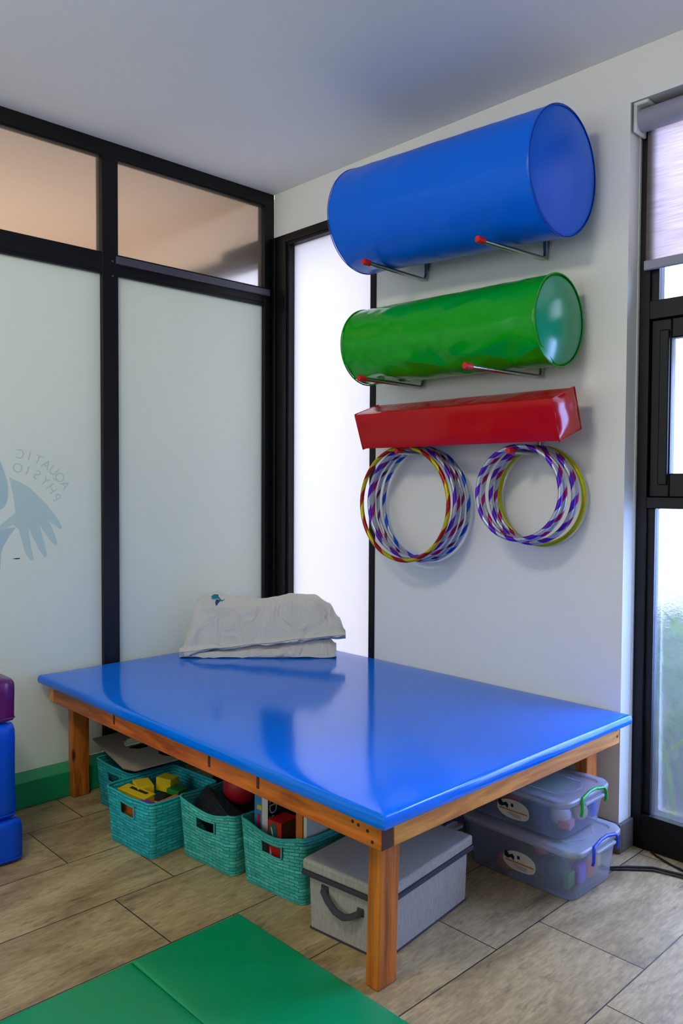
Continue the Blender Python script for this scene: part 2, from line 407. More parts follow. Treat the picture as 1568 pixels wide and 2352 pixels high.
# window 2: floor-to-head glazed unit at the right, set in a plastered reveal
w2 = structure('window_2')
FY0, FY1 = .085, .145; XL = 1.937; XE = 2.95
b = MB()
b.box(XL, XL+.040, FY0, FY1, 0, 2.62).box(XE-.04, XE, FY0, FY1, 0, 2.62)
b.box(XL+.04, XE-.04, FY0, FY1, 2.56, 2.62).box(XL+.04, XE-.04, FY0, FY1, 0, .125)
b.box(XL+.04, XE-.04, FY0, FY1, 1.885, 1.95).box(XL+.04, XE-.04, FY0, FY1, 1.222, 1.262)
b.box(XL+.038, XL+.066, FY0+.014, FY1, .125, 1.222).box(XL+.038, XL+.066, FY0+.014, FY1, 1.95, 2.56)
S('window_frame', b, M['black'], w2, bevel=.002)
b = MB()    # opening sash
b.box(XL+.040, XL+.112, FY0+.018, FY1-.002, 1.262, 1.885).box(XE-.112, XE-.040, FY0+.018, FY1-.002, 1.262, 1.885)
b.box(XL+.112, XE-.112, FY0+.018, FY1-.002, 1.262, 1.345).box(XL+.112, XE-.112, FY0+.018, FY1-.002, 1.815, 1.885)
b.box(XL+.074, XL+.108, FY0+.006, FY1-.01, 1.305, 1.845)
S('window_sash', b, M['black'], w2, bevel=.004)
S('window_glass', MB().box(XL+.066, XE-.04, .112, .117, 1.95, 2.56), M['clear'], w2)
S('window_glass', MB().box(XL+.112, XE-.112, .112, .117, 1.345, 1.815), M['clear'], w2)
S('window_glass', MB().box(XL+.066, XE-.04, .112, .117, .125, 1.222), M['textured'], w2)
S('lit_reveal_strip', MB().box(XL-.001, XL+.004, .070, .0845, .105, 2.6), M['white_pl'], None, bevel=.002)  # white strip added to paint the lit edge of the plaster reveal

# room behind the partition
nr = structure('wall_next_room')
b = MB()
b.box(-2.6, -.95, 0, .1, 0, 2.8).box(-.95, -.06, 0, .1, 2.54, 2.8).box(-.95, -.06, 0, .1, 0, .3)
b.box(-2.7, -2.6, -5, 0, 0, 2.8)
S('plaster', b, M['beige'], nr)
S('ceiling_panel', MB().box(-2.6, -.06, -5, .0, 2.8, 2.86), M['beige'], nr)
S('glazing_frame', MB().box(-.40, -.06, -.05, -.021, 2.45, 2.57).box(-.95, -.06, -.02, .05, 2.455, 2.54).box(-.085, -.062, -.02, .05, .3, 2.46), M['black'], nr)
S('glazing_pane', MB().box(-.95, -.075, .02, .025, .3, 2.46), M['frost_ext'], nr)

# outside: paved ground, planting
S('ground_outside', MB().box(-3, 7, .33, 9, -.2, -.06), plain('brown_paving', lin(44, 36, 40), .8, noise=.3))
M['leaf'] = plain('lime_leaf', lin(150, 190, 40), .5, noise=.15, nscale=20)
M['leafd'] = plain('dark_leaf', lin(62, 98, 30), .6, noise=.3, nscale=12)
def leaf_strip(mb, path, wd):
    P = [Vector(q) for q in path]; n = len(P)
    def fn(u, v):
        i = v*(n-1); k = min(int(i), n-2); q = P[k].lerp(P[k+1], i-k)
        ww = wd*math.sin(PI*min(1, v*.9+.1))**.6
        return (q.x+(u-.5)*ww*.8, q.y+(u-.5)*ww*.3, q.z+abs(u-.5)*ww*.5)
    mb.grid(fn, 3, 16)
def arc(p0, p1, up, n=9):
    a, c_ = Vector(p0), Vector(p1); return [a.lerp(c_, i/(n-1))+Vector((0, 0, up*math.sin(PI*i/(n-1)))) for i in range(n)]
pl = thing('strappy_plant', (2.25, .30, -.06), 'lime green strappy-leaved plant blurred behind the textured lower glass', 'plant')
b = MB()
leaf_strip(b, arc((2.05, .24, -.05), (1.99, .2, .42), .05), .018)
leaf_strip(b, arc((2.3, .26, .2), (2.0, .2, .86), .10), .03)
leaf_strip(b, arc((2.02, .24, .33), (2.5, .28, .45), .13), .02)
build('leaf', b, M['leaf'], pl, smooth=60)
bs = thing('garden_shrub', (2.4, .9, -.06), 'dense dark green shrub outside the right-hand glazing', 'shrub')
rng = random.Random(3); b = MB()
for i in range(2600):
    th = rng.uniform(0, 2*PI); rr = .42*rng.random()**.5; zz = rng.uniform(.05, .62)
    c0 = Vector((rng.uniform(1.3, 4.4), 1.15+rng.uniform(-.3, .3), rng.uniform(-.03, .66)+.12*mnoise.noise((i*.01, 3, 1))))
    d = Vector((rng.uniform(-1, 1), rng.uniform(-1, 1), rng.uniform(0, 1))).normalized()*.11; s_ = d.cross(Vector((0, 0, 1))).normalized()*.022
    b.add([c0, c0+d*.5+s_, c0+d, c0+d*.5-s_], [(0, 1, 2, 3)])
build('foliage', b, M['leafd'], bs); build('stem', MB().tube([(2.4, .9, -.06), (2.4, .88, .3)], .015), M['leafd'], bs)

# ------------------------------------------------------------------ roller blind
rb = thing('roller_blind', (2.44, .045, 2.60), 'white woven roller blind half drawn over the top of the right-hand window', 'blind')
t = NT('woven_blind_cloth')
wv = t.n('ShaderNodeTexNoise', {'Vector': t.coord(scale=(5, 1, 130)), 'Scale': 1.5, 'Detail': 3}).outputs['Fac']
cc = t.ramp(wv, [(.35, (.84, .68, .58, 1)), (.65, (.98, .84, .72, 1))])
tr = t.n('ShaderNodeBsdfTranslucent', {'Color': cc}); df = t.n('ShaderNodeBsdfDiffuse', {'Color': (.3, .3, .3, 1)})
mx = t.n('ShaderNodeMixShader', {0: .28}); t.l(tr.outputs[0], mx.inputs[1]); t.l(df.outputs[0], mx.inputs[2]); t.l(mx.outputs[0], t.out.inputs[0])
M['blind'] = t.m
M['blindgrey'] = plain('grey_blind_tube', lin(150, 150, 165), .6, noise=.04)
build('tube_cover', MB().lathe([(1.958, .0), (1.958, .038), (2.935, .038), (2.935, 0)], 32, 'x', (0, .042, 2.563)), M['blindgrey'], rb, smooth=40)
br_ = build('bracket', MB().box(1.946, 1.958, .0, .082, 2.515, 2.612).box(1.946, 2.0, .0, .075, 2.604, 2.617), M['white_pl'], rb, bevel=.008, seg=3)
build('bracket_hole', MB().lathe([(1.9445, .0), (1.9445, .005), (1.947, .005)], 10, 'x', (0, .02, 2.59)).lathe([(1.9445, .0), (1.9445, .004), (1.947, .004)], 10, 'x', (0, .04, 2.585)), M['dark'], br_)
build('cloth', MB().box(1.966, 2.93, .072, .0735, 2.085, 2.565), M['blind'], rb)
build('bottom_bar', MB().box(1.962, 2.932, .064, .080, 2.055, 2.088), M['blindgrey'], rb, bevel=.003)

# ------------------------------------------------------------------ treatment table
tb = thing('treatment_table', (1.0, -.62, 0), 'large low wooden treatment table with glossy blue padded top in the corner', 'table')
FX0, FX1, FY0_, FY1_ = .055, 1.945, -1.24, -.02; ZA0, ZA1 = .398, .466
fr1 = build('front_rail', MB().box(FX0+.045, FX1, FY0_, FY0_+.045, ZA0, ZA1), M['pine_x'], tb, bevel=.003)
build('end_grain', MB().box(FX1-.001, FX1+.0008, FY0_+.002, FY0_+.043, ZA0+.002, ZA1-.002), M['endgrain'], fr1)
build('rear_rail', MB().box(FX0+.045, FX1-.045, FY1_-.045, FY1_, ZA0, ZA1), M['pine_x'], tb, bevel=.003)
sr = build('side_rail', MB().box(FX1-.045, FX1, FY0_+.046, FY1_, ZA0, ZA1), M['pine_y'], tb, bevel=.003)
sl = build('side_rail', MB().box(FX0, FX0+.044, FY0_, FY1_, ZA0, ZA1), M['pine_y'], tb, bevel=.003)
for k in (.35, .77, 1.22, 1.45): build('cross_slat', MB().box(k, k+.07, FY0_+.046, FY1_-.046, ZA1-.03, ZA1-.002), M['pine_y'], tb)
for x in (.60, 1.205, 1.45): build('rail_notch', MB().box(x, x+.012, FY0_-.0012, FY0_+.002, ZA0+.022, ZA1-.002), M['endgrain'], fr1)
def screws(pts, ax, parent):
    for p in pts: build('screw_head', MB().lathe([(-.0015, .0), (-.0012, .0045), (.001, .0045)] if ax == 'y' else [(.0015, 0), (.0012, .0045), (-.001, .0045)], 12, ax, p), M['screw'], parent)
screws([(1.845, FY0_, .445), (1.866, FY0_, .442), (1.898, FY0_, .437), (1.915, FY0_, .414)], 'y', fr1)
screws([(FX1, -.045, .45), (FX1, -.038, .425)], 'x', sr)
for (x, y, lx, ly) in ((1.846, -1.192, .045, .072), (.108, -1.184, .045, .072), (1.846, -.145, .045, .072), (.108, -.145, .045, .072)):
    lean = .010 if (x > 1 and y < -1) else 0
    b = MB().add([(x, y, 0), (x+lx, y, 0), (x+lx, y+ly, 0), (x, y+ly, 0), (x+lean, y, ZA0), (x+lx+lean, y, ZA0), (x+lx+lean, y+ly, ZA0), (x+lean, y+ly, ZA0)],
                 [(0,3,2,1),(4,5,6,7),(0,1,5,4),(1,2,6,5),(2,3,7,6),(3,0,4,7)])
    build('leg', b, M['pine_z'], tb, bevel=.004, seg=3)
# padded top
X0, X1, Y0, Y1 = .013, 1.98, -1.268, -.004; ZT = .508; ZB = .470
def smooth_box(x0, x1, y0, y1, zb, zt, r=.008, fall=.006, sig=.03, nx=90, ny=60, amp=.0012, seed=0., side=0.006):
    """upholstered slab: softly sagging towards rounded edges"""
    mb = MB()
    us = [0]+[.5-.5*math.cos(PI*(i/(nx-1))) for i in range(nx)][1:-1]+[1]
    vs_ = [0]+[.5-.5*math.cos(PI*(i/(ny-1))) for i in range(ny)][1:-1]+[1]
    V = []
    for v in vs_:
        for u in us:
            x = x0+(x1-x0)*u; y = y0+(y1-y0)*v; d = min(x-x0, x1-x, y-y0, y1-y)
            z = zt-fall*math.exp(-d/sig)
            if d < r: z -= r-math.sqrt(max(0, r*r-(r-d)**2))
            z += amp*mnoise.noise((x*3+seed, y*3, seed))
            V.append((x, y, z))
    nx_, ny_ = len(us), len(vs_)
    F = [(j*nx_+i, j*nx_+i+1, (j+1)*nx_+i+1, (j+1)*nx_+i) for j in range(ny_-1) for i in range(nx_-1)]
    mb.add(V, F)
    per = [(i, 0) for i in range(nx_)]+[(nx_-1, j) for j in range(1, ny_)]+[(i, ny_-1) for i in range(nx_-2, -1, -1)]+[(0, j) for j in range(ny_-2, 0, -1)]
    top = [j*nx_+i for i, j in per]; n = len(per); prev = top; o = len(mb.v)
    cx0, cy0 = (x0+x1)/2, (y0+y1)/2
    for k, (ff, out) in enumerate(((.35, side), (.7, side*.9), (1, -.006))):
        ring = []
        for q in top:
            x, y, z = V[q]; zz = z+(zb-z)*ff
            dx = (1 if x >= x1-1e-6 else -1 if x <= x0+1e-6 else 0); dy = (1 if y >= y1-1e-6 else -1 if y <= y0+1e-6 else 0)
            w_ = .0015*mnoise.noise((x*6, y*6, k+seed))
            ring.append(len(mb.v)); mb.v.append((x+dx*(out*.3+w_), y+dy*(out*.3+w_), zz))
        for i in range(n): mb.f.append((prev[i], prev[(i+1) % n], ring[(i+1) % n], ring[i])); mb.mi.append(0)
        prev = ring
    mb.f.append(tuple(prev)); mb.mi.append(0)
    return mb
top = build('padded_top', smooth_box(X0, X1, Y0, Y1, ZB, ZT), M['blue_top'], tb, smooth=50)
build('corner_seam', MB().tube([(X1-.012, Y0+.012, ZT-.010), (X1-.003, Y0+.003, ZT-.018), (X1+.0005, Y0-.0005, ZB+.006)], .0018, 8), M['blue_dark'], top, smooth=60)

# ------------------------------------------------------------------ bolsters, block and wall brackets
def bolster(name, label, x0, z0, x1, z1, yc0, yc1, R, mat, endmat, pipemat, wr, seed, pr=.0035):
    L = math.dist((x0, yc0, z0), (x1, yc1, z1))
    root = thing(name, (x0, yc0, z0), label, 'bolster', 'foam bolsters on the wall brackets')
    d = Vector((x1-x0, yc1-yc0, z1-z0)).normalized()
    q = Vector((1, 0, 0)).rotation_difference(d)
    root.rotation_mode = 'QUATERNION'; root.rotation_quaternion = q
    def fn(a, th):
        low = .5-.5*math.sin(th)     # more wrinkles underneath
        return -abs(mnoise.noise((a*7+seed, math.cos(th)*1.8, math.sin(th)*1.8)))*wr*(.25+low) + .0015*mnoise.noise((a*20, math.cos(th)*4, math.sin(th)*4+seed))
    prof = [(.0, R-.006), (.006, R)]+[(L*i/60, R) for i in range(1, 60)]+[(L-.006, R), (L, R-.006)]
    build('cover', MB().lathe(prof, 96, 'x', fn=fn), mat, root, world=False, smooth=60)
    def dome(sgn, base, h):
        return [(base+sgn*h*(1-(k/14)**2.4)*1.0, (R-.004)*k/14) for k in range(15)]
    bw = MB().lathe(dome(1, L-.004, .022), 72, 'x'); build('end_panel', bw, endmat, root, world=False, smooth=60)
    bw = MB().lathe(dome(-1, .004, .018), 72, 'x'); build('end_panel', bw, endmat, root, world=False, smooth=60)
    for a in (.004, L-.004):
        ring = [(a, (R+.0005)*math.cos(2*PI*k/72), (R+.0005)*math.sin(2*PI*k/72)) for k in range(72)]
        build('piping', MB().tube(ring, pr, 8, closed=True), pipemat, root, world=False, smooth=60)
    return root
bolster('blue_bolster', 'large blue vinyl cylinder bolster, topmost on the wall brackets', .881, 2.402, 1.822, 2.357, -.2344, -.2287, .2117, M['blue'], M['blue'], M['blue_dark'], .004, 2., .0016)
bolster('green_bolster', 'slimmer green vinyl cylinder bolster between the blue bolster and the red block', .848, 1.888, 1.780, 1.8745, -.1765, -.1745, .1585, M['green'], M['green_lit_end'], M['green'], .013, 8., .003)

# red square block, tilted on its brackets
ang = math.radians(19.5)
rd = thing('red_block', (1.345, -.19, 1.54), 'long square red vinyl foam block lying on the lowest brackets above the hoops', 'foam block')
s_ = .154; cy, cz = -.181, 1.548
def rot2(y, z): return (cy+y*math.cos(ang)-z*math.sin(ang)*-1*0 - z*0 + 0, 0)
def RB(y, z):
    # local y toward wall, local z up; turned so that the front face leans in at the bottom
    return (cy + y*math.cos(ang) - z*math.sin(ang), cz + y*math.sin(ang) + z*math.cos(ang))
mb = MB(); nx, ns = 60, 12
ringpts = []
for (a, b_) in (((-1, -1), (1, -1)), ((1, -1), (1, 1)), ((1, 1), (-1, 1)), ((-1, 1), (-1, -1))):
    for k in range(ns): ringpts.append((a[0]+(b_[0]-a[0])*k/ns, a[1]+(b_[1]-a[1])*k/ns))
def rbf(u, v):
    i = int(round(v*(len(ringpts)))) % len(ringpts); yy, zz = ringpts[i]
    x = .878+u*(1.815-.878)
    corner = max(abs(yy), abs(zz)); rr = 1-.035*(abs(yy)*abs(zz))**6
    wob = 1+.018*mnoise.noise((x*5, yy*1.3, zz*1.3))
    y, z = RB(yy*s_/2*rr*wob, zz*s_/2*rr*wob)
    return (x+ (.006*mnoise.noise((yy*3, zz*3, 1)) if u in (0, 1) else 0), y, z)
vs = []; nr_ = len(ringpts)
for j in range(nx+1):
    for i in range(nr_):
        vs.append(rbf(j/nx, i/nr_))
fs = [(j*nr_+i, j*nr_+(i+1) % nr_, (j+1)*nr_+(i+1) % nr_, (j+1)*nr_+i) for j in range(nx) for i in range(nr_)]
mb.add(vs, fs); build('cover', mb, M['red'], rd, smooth=50)
for sgn, x in ((-1, .878), (1, 1.815)):
    n = 12; vs = []
    for j in range(n+1):
        for i in range(n+1):
            yy, zz = -1+2*i/n, -1+2*j/n; y, z = RB(yy*s_/2*.985, zz*s_/2*.985)
            vs.append((x+sgn*(.012*(1-abs(yy)**3)*(1-abs(zz)**3)+.003*mnoise.noise((yy*2, zz*2, x))), y, z))
    fs = [(j*(n+1)+i, j*(n+1)+i+1, (j+1)*(n+1)+i+1, (j+1)*(n+1)+i) for j in range(n) for i in range(n)]
    build('end_panel', MB().add(vs, fs), M['red'], rd, smooth=60)
    ring = [(x, *RB(a*s_/2*.985, b_*s_/2*.985)) for a, b_ in ringpts]
    build('piping', MB().tube(ring, .0028, 6, closed=True), M['red'], rd, smooth=60)

def bracket(x, z, ytip, ztip, label, group, up=.09):
    rt = thing('wall_bracket', (x, 0, z), label, 'bracket', group)
    path = [(x, -.012, z+up), (x, -.012, z+.025), (x, -.014, z+.012), (x, -.020, z+.004), (x, -.032, z), (x, -.2, z+(ztip-z)*.5), (x, ytip+.02, ztip)]
    build('rod', MB().tube(path, .0085, 14), M['steel'], rt, smooth=50)
    build('wall_plate', MB().box(x-.016, x+.016, -.006, 0, z+up-.05, z+up+.03), M['steel'], rt, bevel=.002)
    build('end_cap', MB().lathe([(ytip-.004, 0), (ytip-.004, .010), (ytip, .0125), (ytip+.032, .0125), (ytip+.034, .009)], 16, 'y', (x, 0, ztip)), M['redcap'], rt, smooth=40)
G = 'steel wall brackets with red caps'
bracket(1.036, 2.172, -.39, 2.178, 'left steel bracket with red cap under the blue bolster', G)
bracket(1.617, 2.146, -.432, 2.132, 'right steel bracket with red cap under the blue bolster', G)
bracket(1.024, 1.718, -.40, 1.722, 'left steel bracket with red cap under the green bolster', G)
bracket(1.606, 1.709, -.48, 1.703, 'right steel bracket with red cap under the green bolster', G)
bracket(1.05, 1.431, -.207, 1.441, 'short steel bracket with red cap holding the larger hoops', G)
bracket(1.60, 1.422, -.215, 1.426, 'short steel bracket with red cap holding the smaller hoops', G)

# ------------------------------------------------------------------ hoops
def foil(name, a, b, twist=1.0, n=16, duty=.5):
    t = NT(name)
    uv = t.n('ShaderNodeTexCoord').outputs['UV']; sp = t.n('ShaderNodeSeparateXYZ', {'Vector': uv})
    k = t.n('ShaderNodeMath', {0: sp.outputs['X'], 1: float(n)}, operation='MULTIPLY').outputs[0]
    k = t.n('ShaderNodeMath', {0: k, 1: t.n('ShaderNodeMath', {0: sp.outputs['Y'], 1: twist}, operation='MULTIPLY').outputs[0]}, operation='ADD').outputs[0]
    k = t.n('ShaderNodeMath', {0: k}, operation='FRACT').outputs[0]
    m = t.n('ShaderNodeMath', {0: k, 1: duty}, operation='GREATER_THAN').outputs[0]
    c = t.mix(m, a, b)
    vo = t.n('ShaderNodeTexVoronoi', {'Vector': t.coord(), 'Scale': 420}).outputs['Color']
    sv = t.n('ShaderNodeSeparateColor', {'Color': vo}).outputs[0]
    c = t.mix(.35, c, t.ramp(sv, [(.2, (.25, .25, .25, 1)), (.9, (1, 1, 1, 1))]), 'MULTIPLY')
    t.bsdf(Base_Color=c, Metallic=.55, Roughness=.32, Normal=t.bump(sv, .4, .0015)); return t.m
silver = lin(192, 198, 212); gold = lin(206, 190, 20); purple = lin(92, 24, 190); mag = lin(176, 16, 110); blue = lin(20, 80, 210); redc = lin(170, 18, 18); lime = lin(196, 206, 24)
F = {'ps': foil('purple_silver_foil', purple, silver, 1, 13), 'gr': foil('gold_red_foil', gold, redc, 1, 12), 'ms': foil('magenta_silver_foil', mag, silver, 1, 13, .40),
     's': foil('silver_foil', silver, lin(120, 20, 90), 1, 15, .72), 'bs': foil('blue_silver_foil', blue, silver, 1, 14, .42), 'lg': foil('lime_gold_foil', lime, lin(210, 180, 10), 2, 9, .7)}
def hoop(x, y, ztop, R, r, mat, yaw, tilt, phase, label, group):
    n, m = 120, 12
    me = bpy.data.meshes.new('hoop'); V = []; Fc = []
    for i in range(n):
        a = 2*PI*i/n
        for k in range(m):
            b_ = 2*PI*k/m; rr = R+r*math.cos(b_)
            V.append((rr*math.sin(a), r*math.sin(b_), rr*math.cos(a)))
    for i in range(n):
        for k in range(m): Fc.append((i*m+k, i*m+(k+1) % m, ((i+1) % n)*m+(k+1) % m, ((i+1) % n)*m+k))
    me.from_pydata(V, [], Fc); uvl = me.uv_layers.new(name='UVMap'); li = 0
    for i in range(n):
        for k in range(m):
            for (di, dk) in ((0, 0), (0, 1), (1, 1), (1, 0)):
                uvl.data[li].uv = ((i+di)/n, (k+dk)/m); li += 1
    me.shade_smooth(); me.materials.append(mat)
    o = bpy.data.objects.new('hoop', me); C.objects.link(o)
    o.location = (x, y, ztop-R+r); o.rotation_euler = (tilt, phase, yaw)
    return tag(o, label, 'hoop', group)
GA = 'larger hoops on the left bracket'; GB = 'smaller hoops on the right bracket'
zt = 1.446
hoop(1.086, -.160, zt, .226, .0088, F['ps'], .03, -.02, .3, 'large purple and silver striped hoop just behind the gold and red one', GA)
hoop(1.070, -.186, zt, .233, .0088, F['gr'], .02, 0, 1.1, 'large gold and red striped hoop, frontmost on the left bracket', GA)
hoop(1.068, -.118, zt, .233, .0088, F['ms'], .02, .01, .9, 'large magenta and silver striped hoop on the left bracket', GA)
hoop(1.064, -.082, zt, .236, .0085, F['s'], .0, .02, .2, 'large mostly silver hoop between the magenta and blue ones on the left bracket', GA)
hoop(1.062, -.042, zt, .236, .0088, F['bs'], .0, .02, .5, 'large blue and silver striped hoop nearest the wall on the left bracket', GA)
zt = 1.434
hoop(1.622, -.186, zt, .169, .0088, F['ps'], .05, -.03, .6, 'small purple and silver striped hoop, frontmost on the right bracket', GB)
hoop(1.618, -.148, zt, .171, .0085, F['ms'], .03, -.01, 1.4, 'small magenta and silver striped hoop on the right bracket', GB)
hoop(1.624, -.104, zt, .177, .0088, F['ps'], .0, .01, .1, 'small purple and silver striped hoop in the middle of the right bracket', GB)
hoop(1.620, -.072, zt, .175, .0085, F['ms'], .0, .02, 2.0, 'small magenta and silver striped hoop just before the lime one', GB)
hoop(1.620, -.032, zt, .182, .0088, F['lg'], .0, .03, .2, 'small lime gold hoop nearest the wall on the right bracket', GB)

# ------------------------------------------------------------------ pillow folded on the table
M['linen'] = plain('grey_cotton', lin(208, 206, 195), .9, noise=.04, nscale=6, bump=.3, bscale=60)
_t = M['linen'].node_tree; _b = [n for n in _t.nodes if n.type == 'BUMP'][0]; _p = [n for n in _t.nodes if n.type == 'BSDF_PRINCIPLED'][0]
_n = _t.nodes.new('ShaderNodeTexNoise'); _n.inputs['Scale'].default_value = 7; _n.inputs['Detail'].default_value = 3; _n.inputs['Distortion'].default_value = 1.2
_tc = [n for n in _t.nodes if n.type == 'MAPPING'][0]; _t.links.new(_tc.outputs[0], _n.inputs['Vector'])
_b2 = _t.nodes.new('ShaderNodeBump'); _b2.inputs['Strength'].default_value = .9; _b2.inputs['Distance'].default_value = .035
_t.links.new(_n.outputs['Fac'], _b2.inputs['Height']); _t.links.new(_b.outputs[0], _b2.inputs['Normal']); _t.links.new(_b2.outputs[0], _p.inputs['Normal'])
pw = thing('folded_pillow', (.415, -.40, ZT), 'grey cotton pillow folded double with a small teal emblem, on the blue top', 'pillow')
P0 = Vector((.155, -.676, 0)); P1 = Vector((.668, -.120, 0)); UL = (P1-P0).length; U = (P1-P0).normalized(); VD = Vector((-U.y, U.x, 0))
def lerp_tab(u, tab):
    for (a, va), (b_, vb) in zip(tab, tab[1:]):
        if u <= b_:
            s__ = (u-a)/(b_-a); s__ = s__*s__*(3-2*s__); return va+(vb-va)*s__
    return tab[-1][1]
def cloth(u, th, seed, amp):
    return amp*mnoise.noise((u*3.2+seed, math.cos(th)*1.1, math.sin(th)*1.1))+amp*.5*mnoise.noise((u*9+seed, math.cos(th)*2.5, math.sin(th)*2.8+seed))-amp*.6*max(0, 1-5*abs(mnoise.noise((u*2.6+seed*2+math.cos(th)*1.2, math.sin(th)*2.2, seed+u))))
def loft(secs, nu=90, nt=72, seed=0., amp=.008, ext_=1.0):
    """secs(u)-> list of (v,z) control points of a closed section"""
    V = []
    for i in range(nu):
        u = i/(nu-1); cp = secs(u); n = len(cp)
        for k in range(nt):
            s0 = k/nt*n; a = int(s0) % n; f_ = s0-int(s0)
            p = [Vector((*cp[(a+d-1) % n], 0)) for d in range(4)]
            q = .5*((2*p[1])+(-p[0]+p[2])*f_+(2*p[0]-5*p[1]+4*p[2]-p[3])*f_*f_+(-p[0]+3*p[1]-3*p[2]+p[3])*f_**3)
            th = 2*PI*k/nt; dn = cloth(u*UL*1.6, th, seed, amp)
            taper = 1
            pos = P0+U*(u*UL*ext_)+VD*(q.x+dn*.3)
            V.append((pos.x, pos.y, ZT+max(.002, q.y+dn*(1 if q.y > .01 else 0))))
    F_ = [(i*nt+k, i*nt+(k+1) % nt, (i+1)*nt+(k+1) % nt, (i+1)*nt+k) for i in range(nu-1) for k in range(nt)]
    F_ += [tuple(range(nt-1, -1, -1)), tuple((nu-1)*nt+k for k in range(nt))]
    return MB().add(V, F_)
seam = [(0, .030), (.25, .050), (.5, .070), (.75, .092), (.93, .105), (1, .110)]
tp = [(0, .055), (.04, .15), (.09, .265), (.17, .290), (.31, .268), (.5, .262), (.57, .266), (.66, .282), (.8, .274), (.9, .240), (.96, .180), (1.0, .118)]
dep = [(0, .07), (.1, .14), (.3, .21), (.6, .27), (.85, .22), (.96, .12), (1, .05)]
def upper(u):
    s__, t_, d = lerp_tab(u, seam), lerp_tab(u, tp), lerp_tab(u, dep)
    e = .5 if u in (0,) else 1
    fr = -.006+(.012 if u < .03 else 0)
    m = (s__+t_)/2
    return [(fr-.004, s__), (fr+.004, s__+.014), (fr+.006+.02, m), (.055, t_-.018), (.055+d*.3, t_), (d*.85, t_-.03), (d, m), (d*.9, s__), (d*.4, s__-.006), (.03, s__-.012)]
bh_ = [(0, .016), (.1, .028), (.5, .055), (.8, .082), (.95, .08), (1, .055)]
dep2 = [(0, .07), (.1, .12), (.5, .25), (.9, .2), (1, .12)]
def lower(u):
    h = lerp_tab(u, bh_); d = lerp_tab(u, dep2); f0 = .012+.012*math.sin(u*PI)*-.6
    return [(f0-.010, .012), (f0-.003, .022+h*.2), (f0+.012, h*.75), (.05, h), (d*.6, h*1.05), (d, h*.6), (d, .008), (d*.5, .002), (f0+.01, .002), (f0-.003, .004)]
build('lower_half', loft(lower, seed=4., amp=.011, ext_=.945), M['linen'], pw, smooth=80)
up = build('upper_half', loft(upper, seed=1.5, amp=.014), M['linen'], pw, smooth=80)
sp = [P0+U*(u*UL)+VD*(-.012)+Vector((0, 0, ZT+lerp_tab(u, seam)+.001)) for u in [i/30 for i in range(31)]]
build('seam_edge', MB().tube(sp, .0028, 6), M['linen'], up, smooth=60)
# small emblem, wrapped on the upper left of the pillow
bpy.context.view_layer.update()
from mathutils.bvhtree import BVHTree
ume = up.data; off = Vector(up.parent.location)
bvh = BVHTree.FromPolygons([tuple(Vector(v_.co)+off) for v_ in ume.vertices], [tuple(p.vertices) for p in ume.polygons])
def on_pillow(u, h):
    """point on the sloping face of the pillow, u along, h up the slope"""
    o_ = P0+U*u+VD*(-.05+h*1.0)+Vector((0, 0, ZT+.5))
    hit = bvh.ray_cast(o_, Vector((0, 0, -1)))
    return (hit[0]+hit[1]*.0012) if hit[0] else o_-Vector((0, 0, .28))
M['teal_print'] = plain('teal_print', lin(0, 118, 138), .7); M['navy_print'] = plain('navy_print', lin(6, 66, 112), .7)
def decal(name, outline, mat, u0, h0, sx, sy, parent):
    bm = bmesh.new(); vs = [bm.verts.new((x, y, 0)) for x, y in outline]; f = bm.faces.new(vs)
    bmesh.ops.triangulate(bm, faces=[f]); bmesh.ops.subdivide_edges(bm, edges=bm.edges[:], cuts=2, use_grid_fill=True)
    mb = MB(); bm.verts.ensure_lookup_table(); bm.verts.index_update()
    mb.add([on_pillow(u0+v.co.x*sx, h0+v.co.y*sy) for v in bm.verts], [tuple(v.index for v in f.verts) for f in bm.faces]); bm.free()
    build(name, mb, mat, parent)
hand_s = [(.0, .62), (.06, .75), (.18, .92), (.34, 1.0), (.54, 1.0), (.55, .84), (.66, .70), (.74, .62), (.82, .55), (.9, .6), (1.0, .76), (.98, .62), (.86, .44), (.72, .44), (.60, .56), (.48, .58), (.40, .50), (.28, .40), (.30, .50), (.20, .40), (.12, .30), (.17, .46), (.02, .42), (.1, .58)]
decal('teal_emblem', hand_s, M['teal_print'], .135, .088, .062, .036, up)
decal('navy_emblem', bez([(.36, .20), (.46, .05), (.60, .25), (.72, .44), (.55, .50), (.40, .44)], 4), M['navy_print'], .135, .088, .062, .036, up)

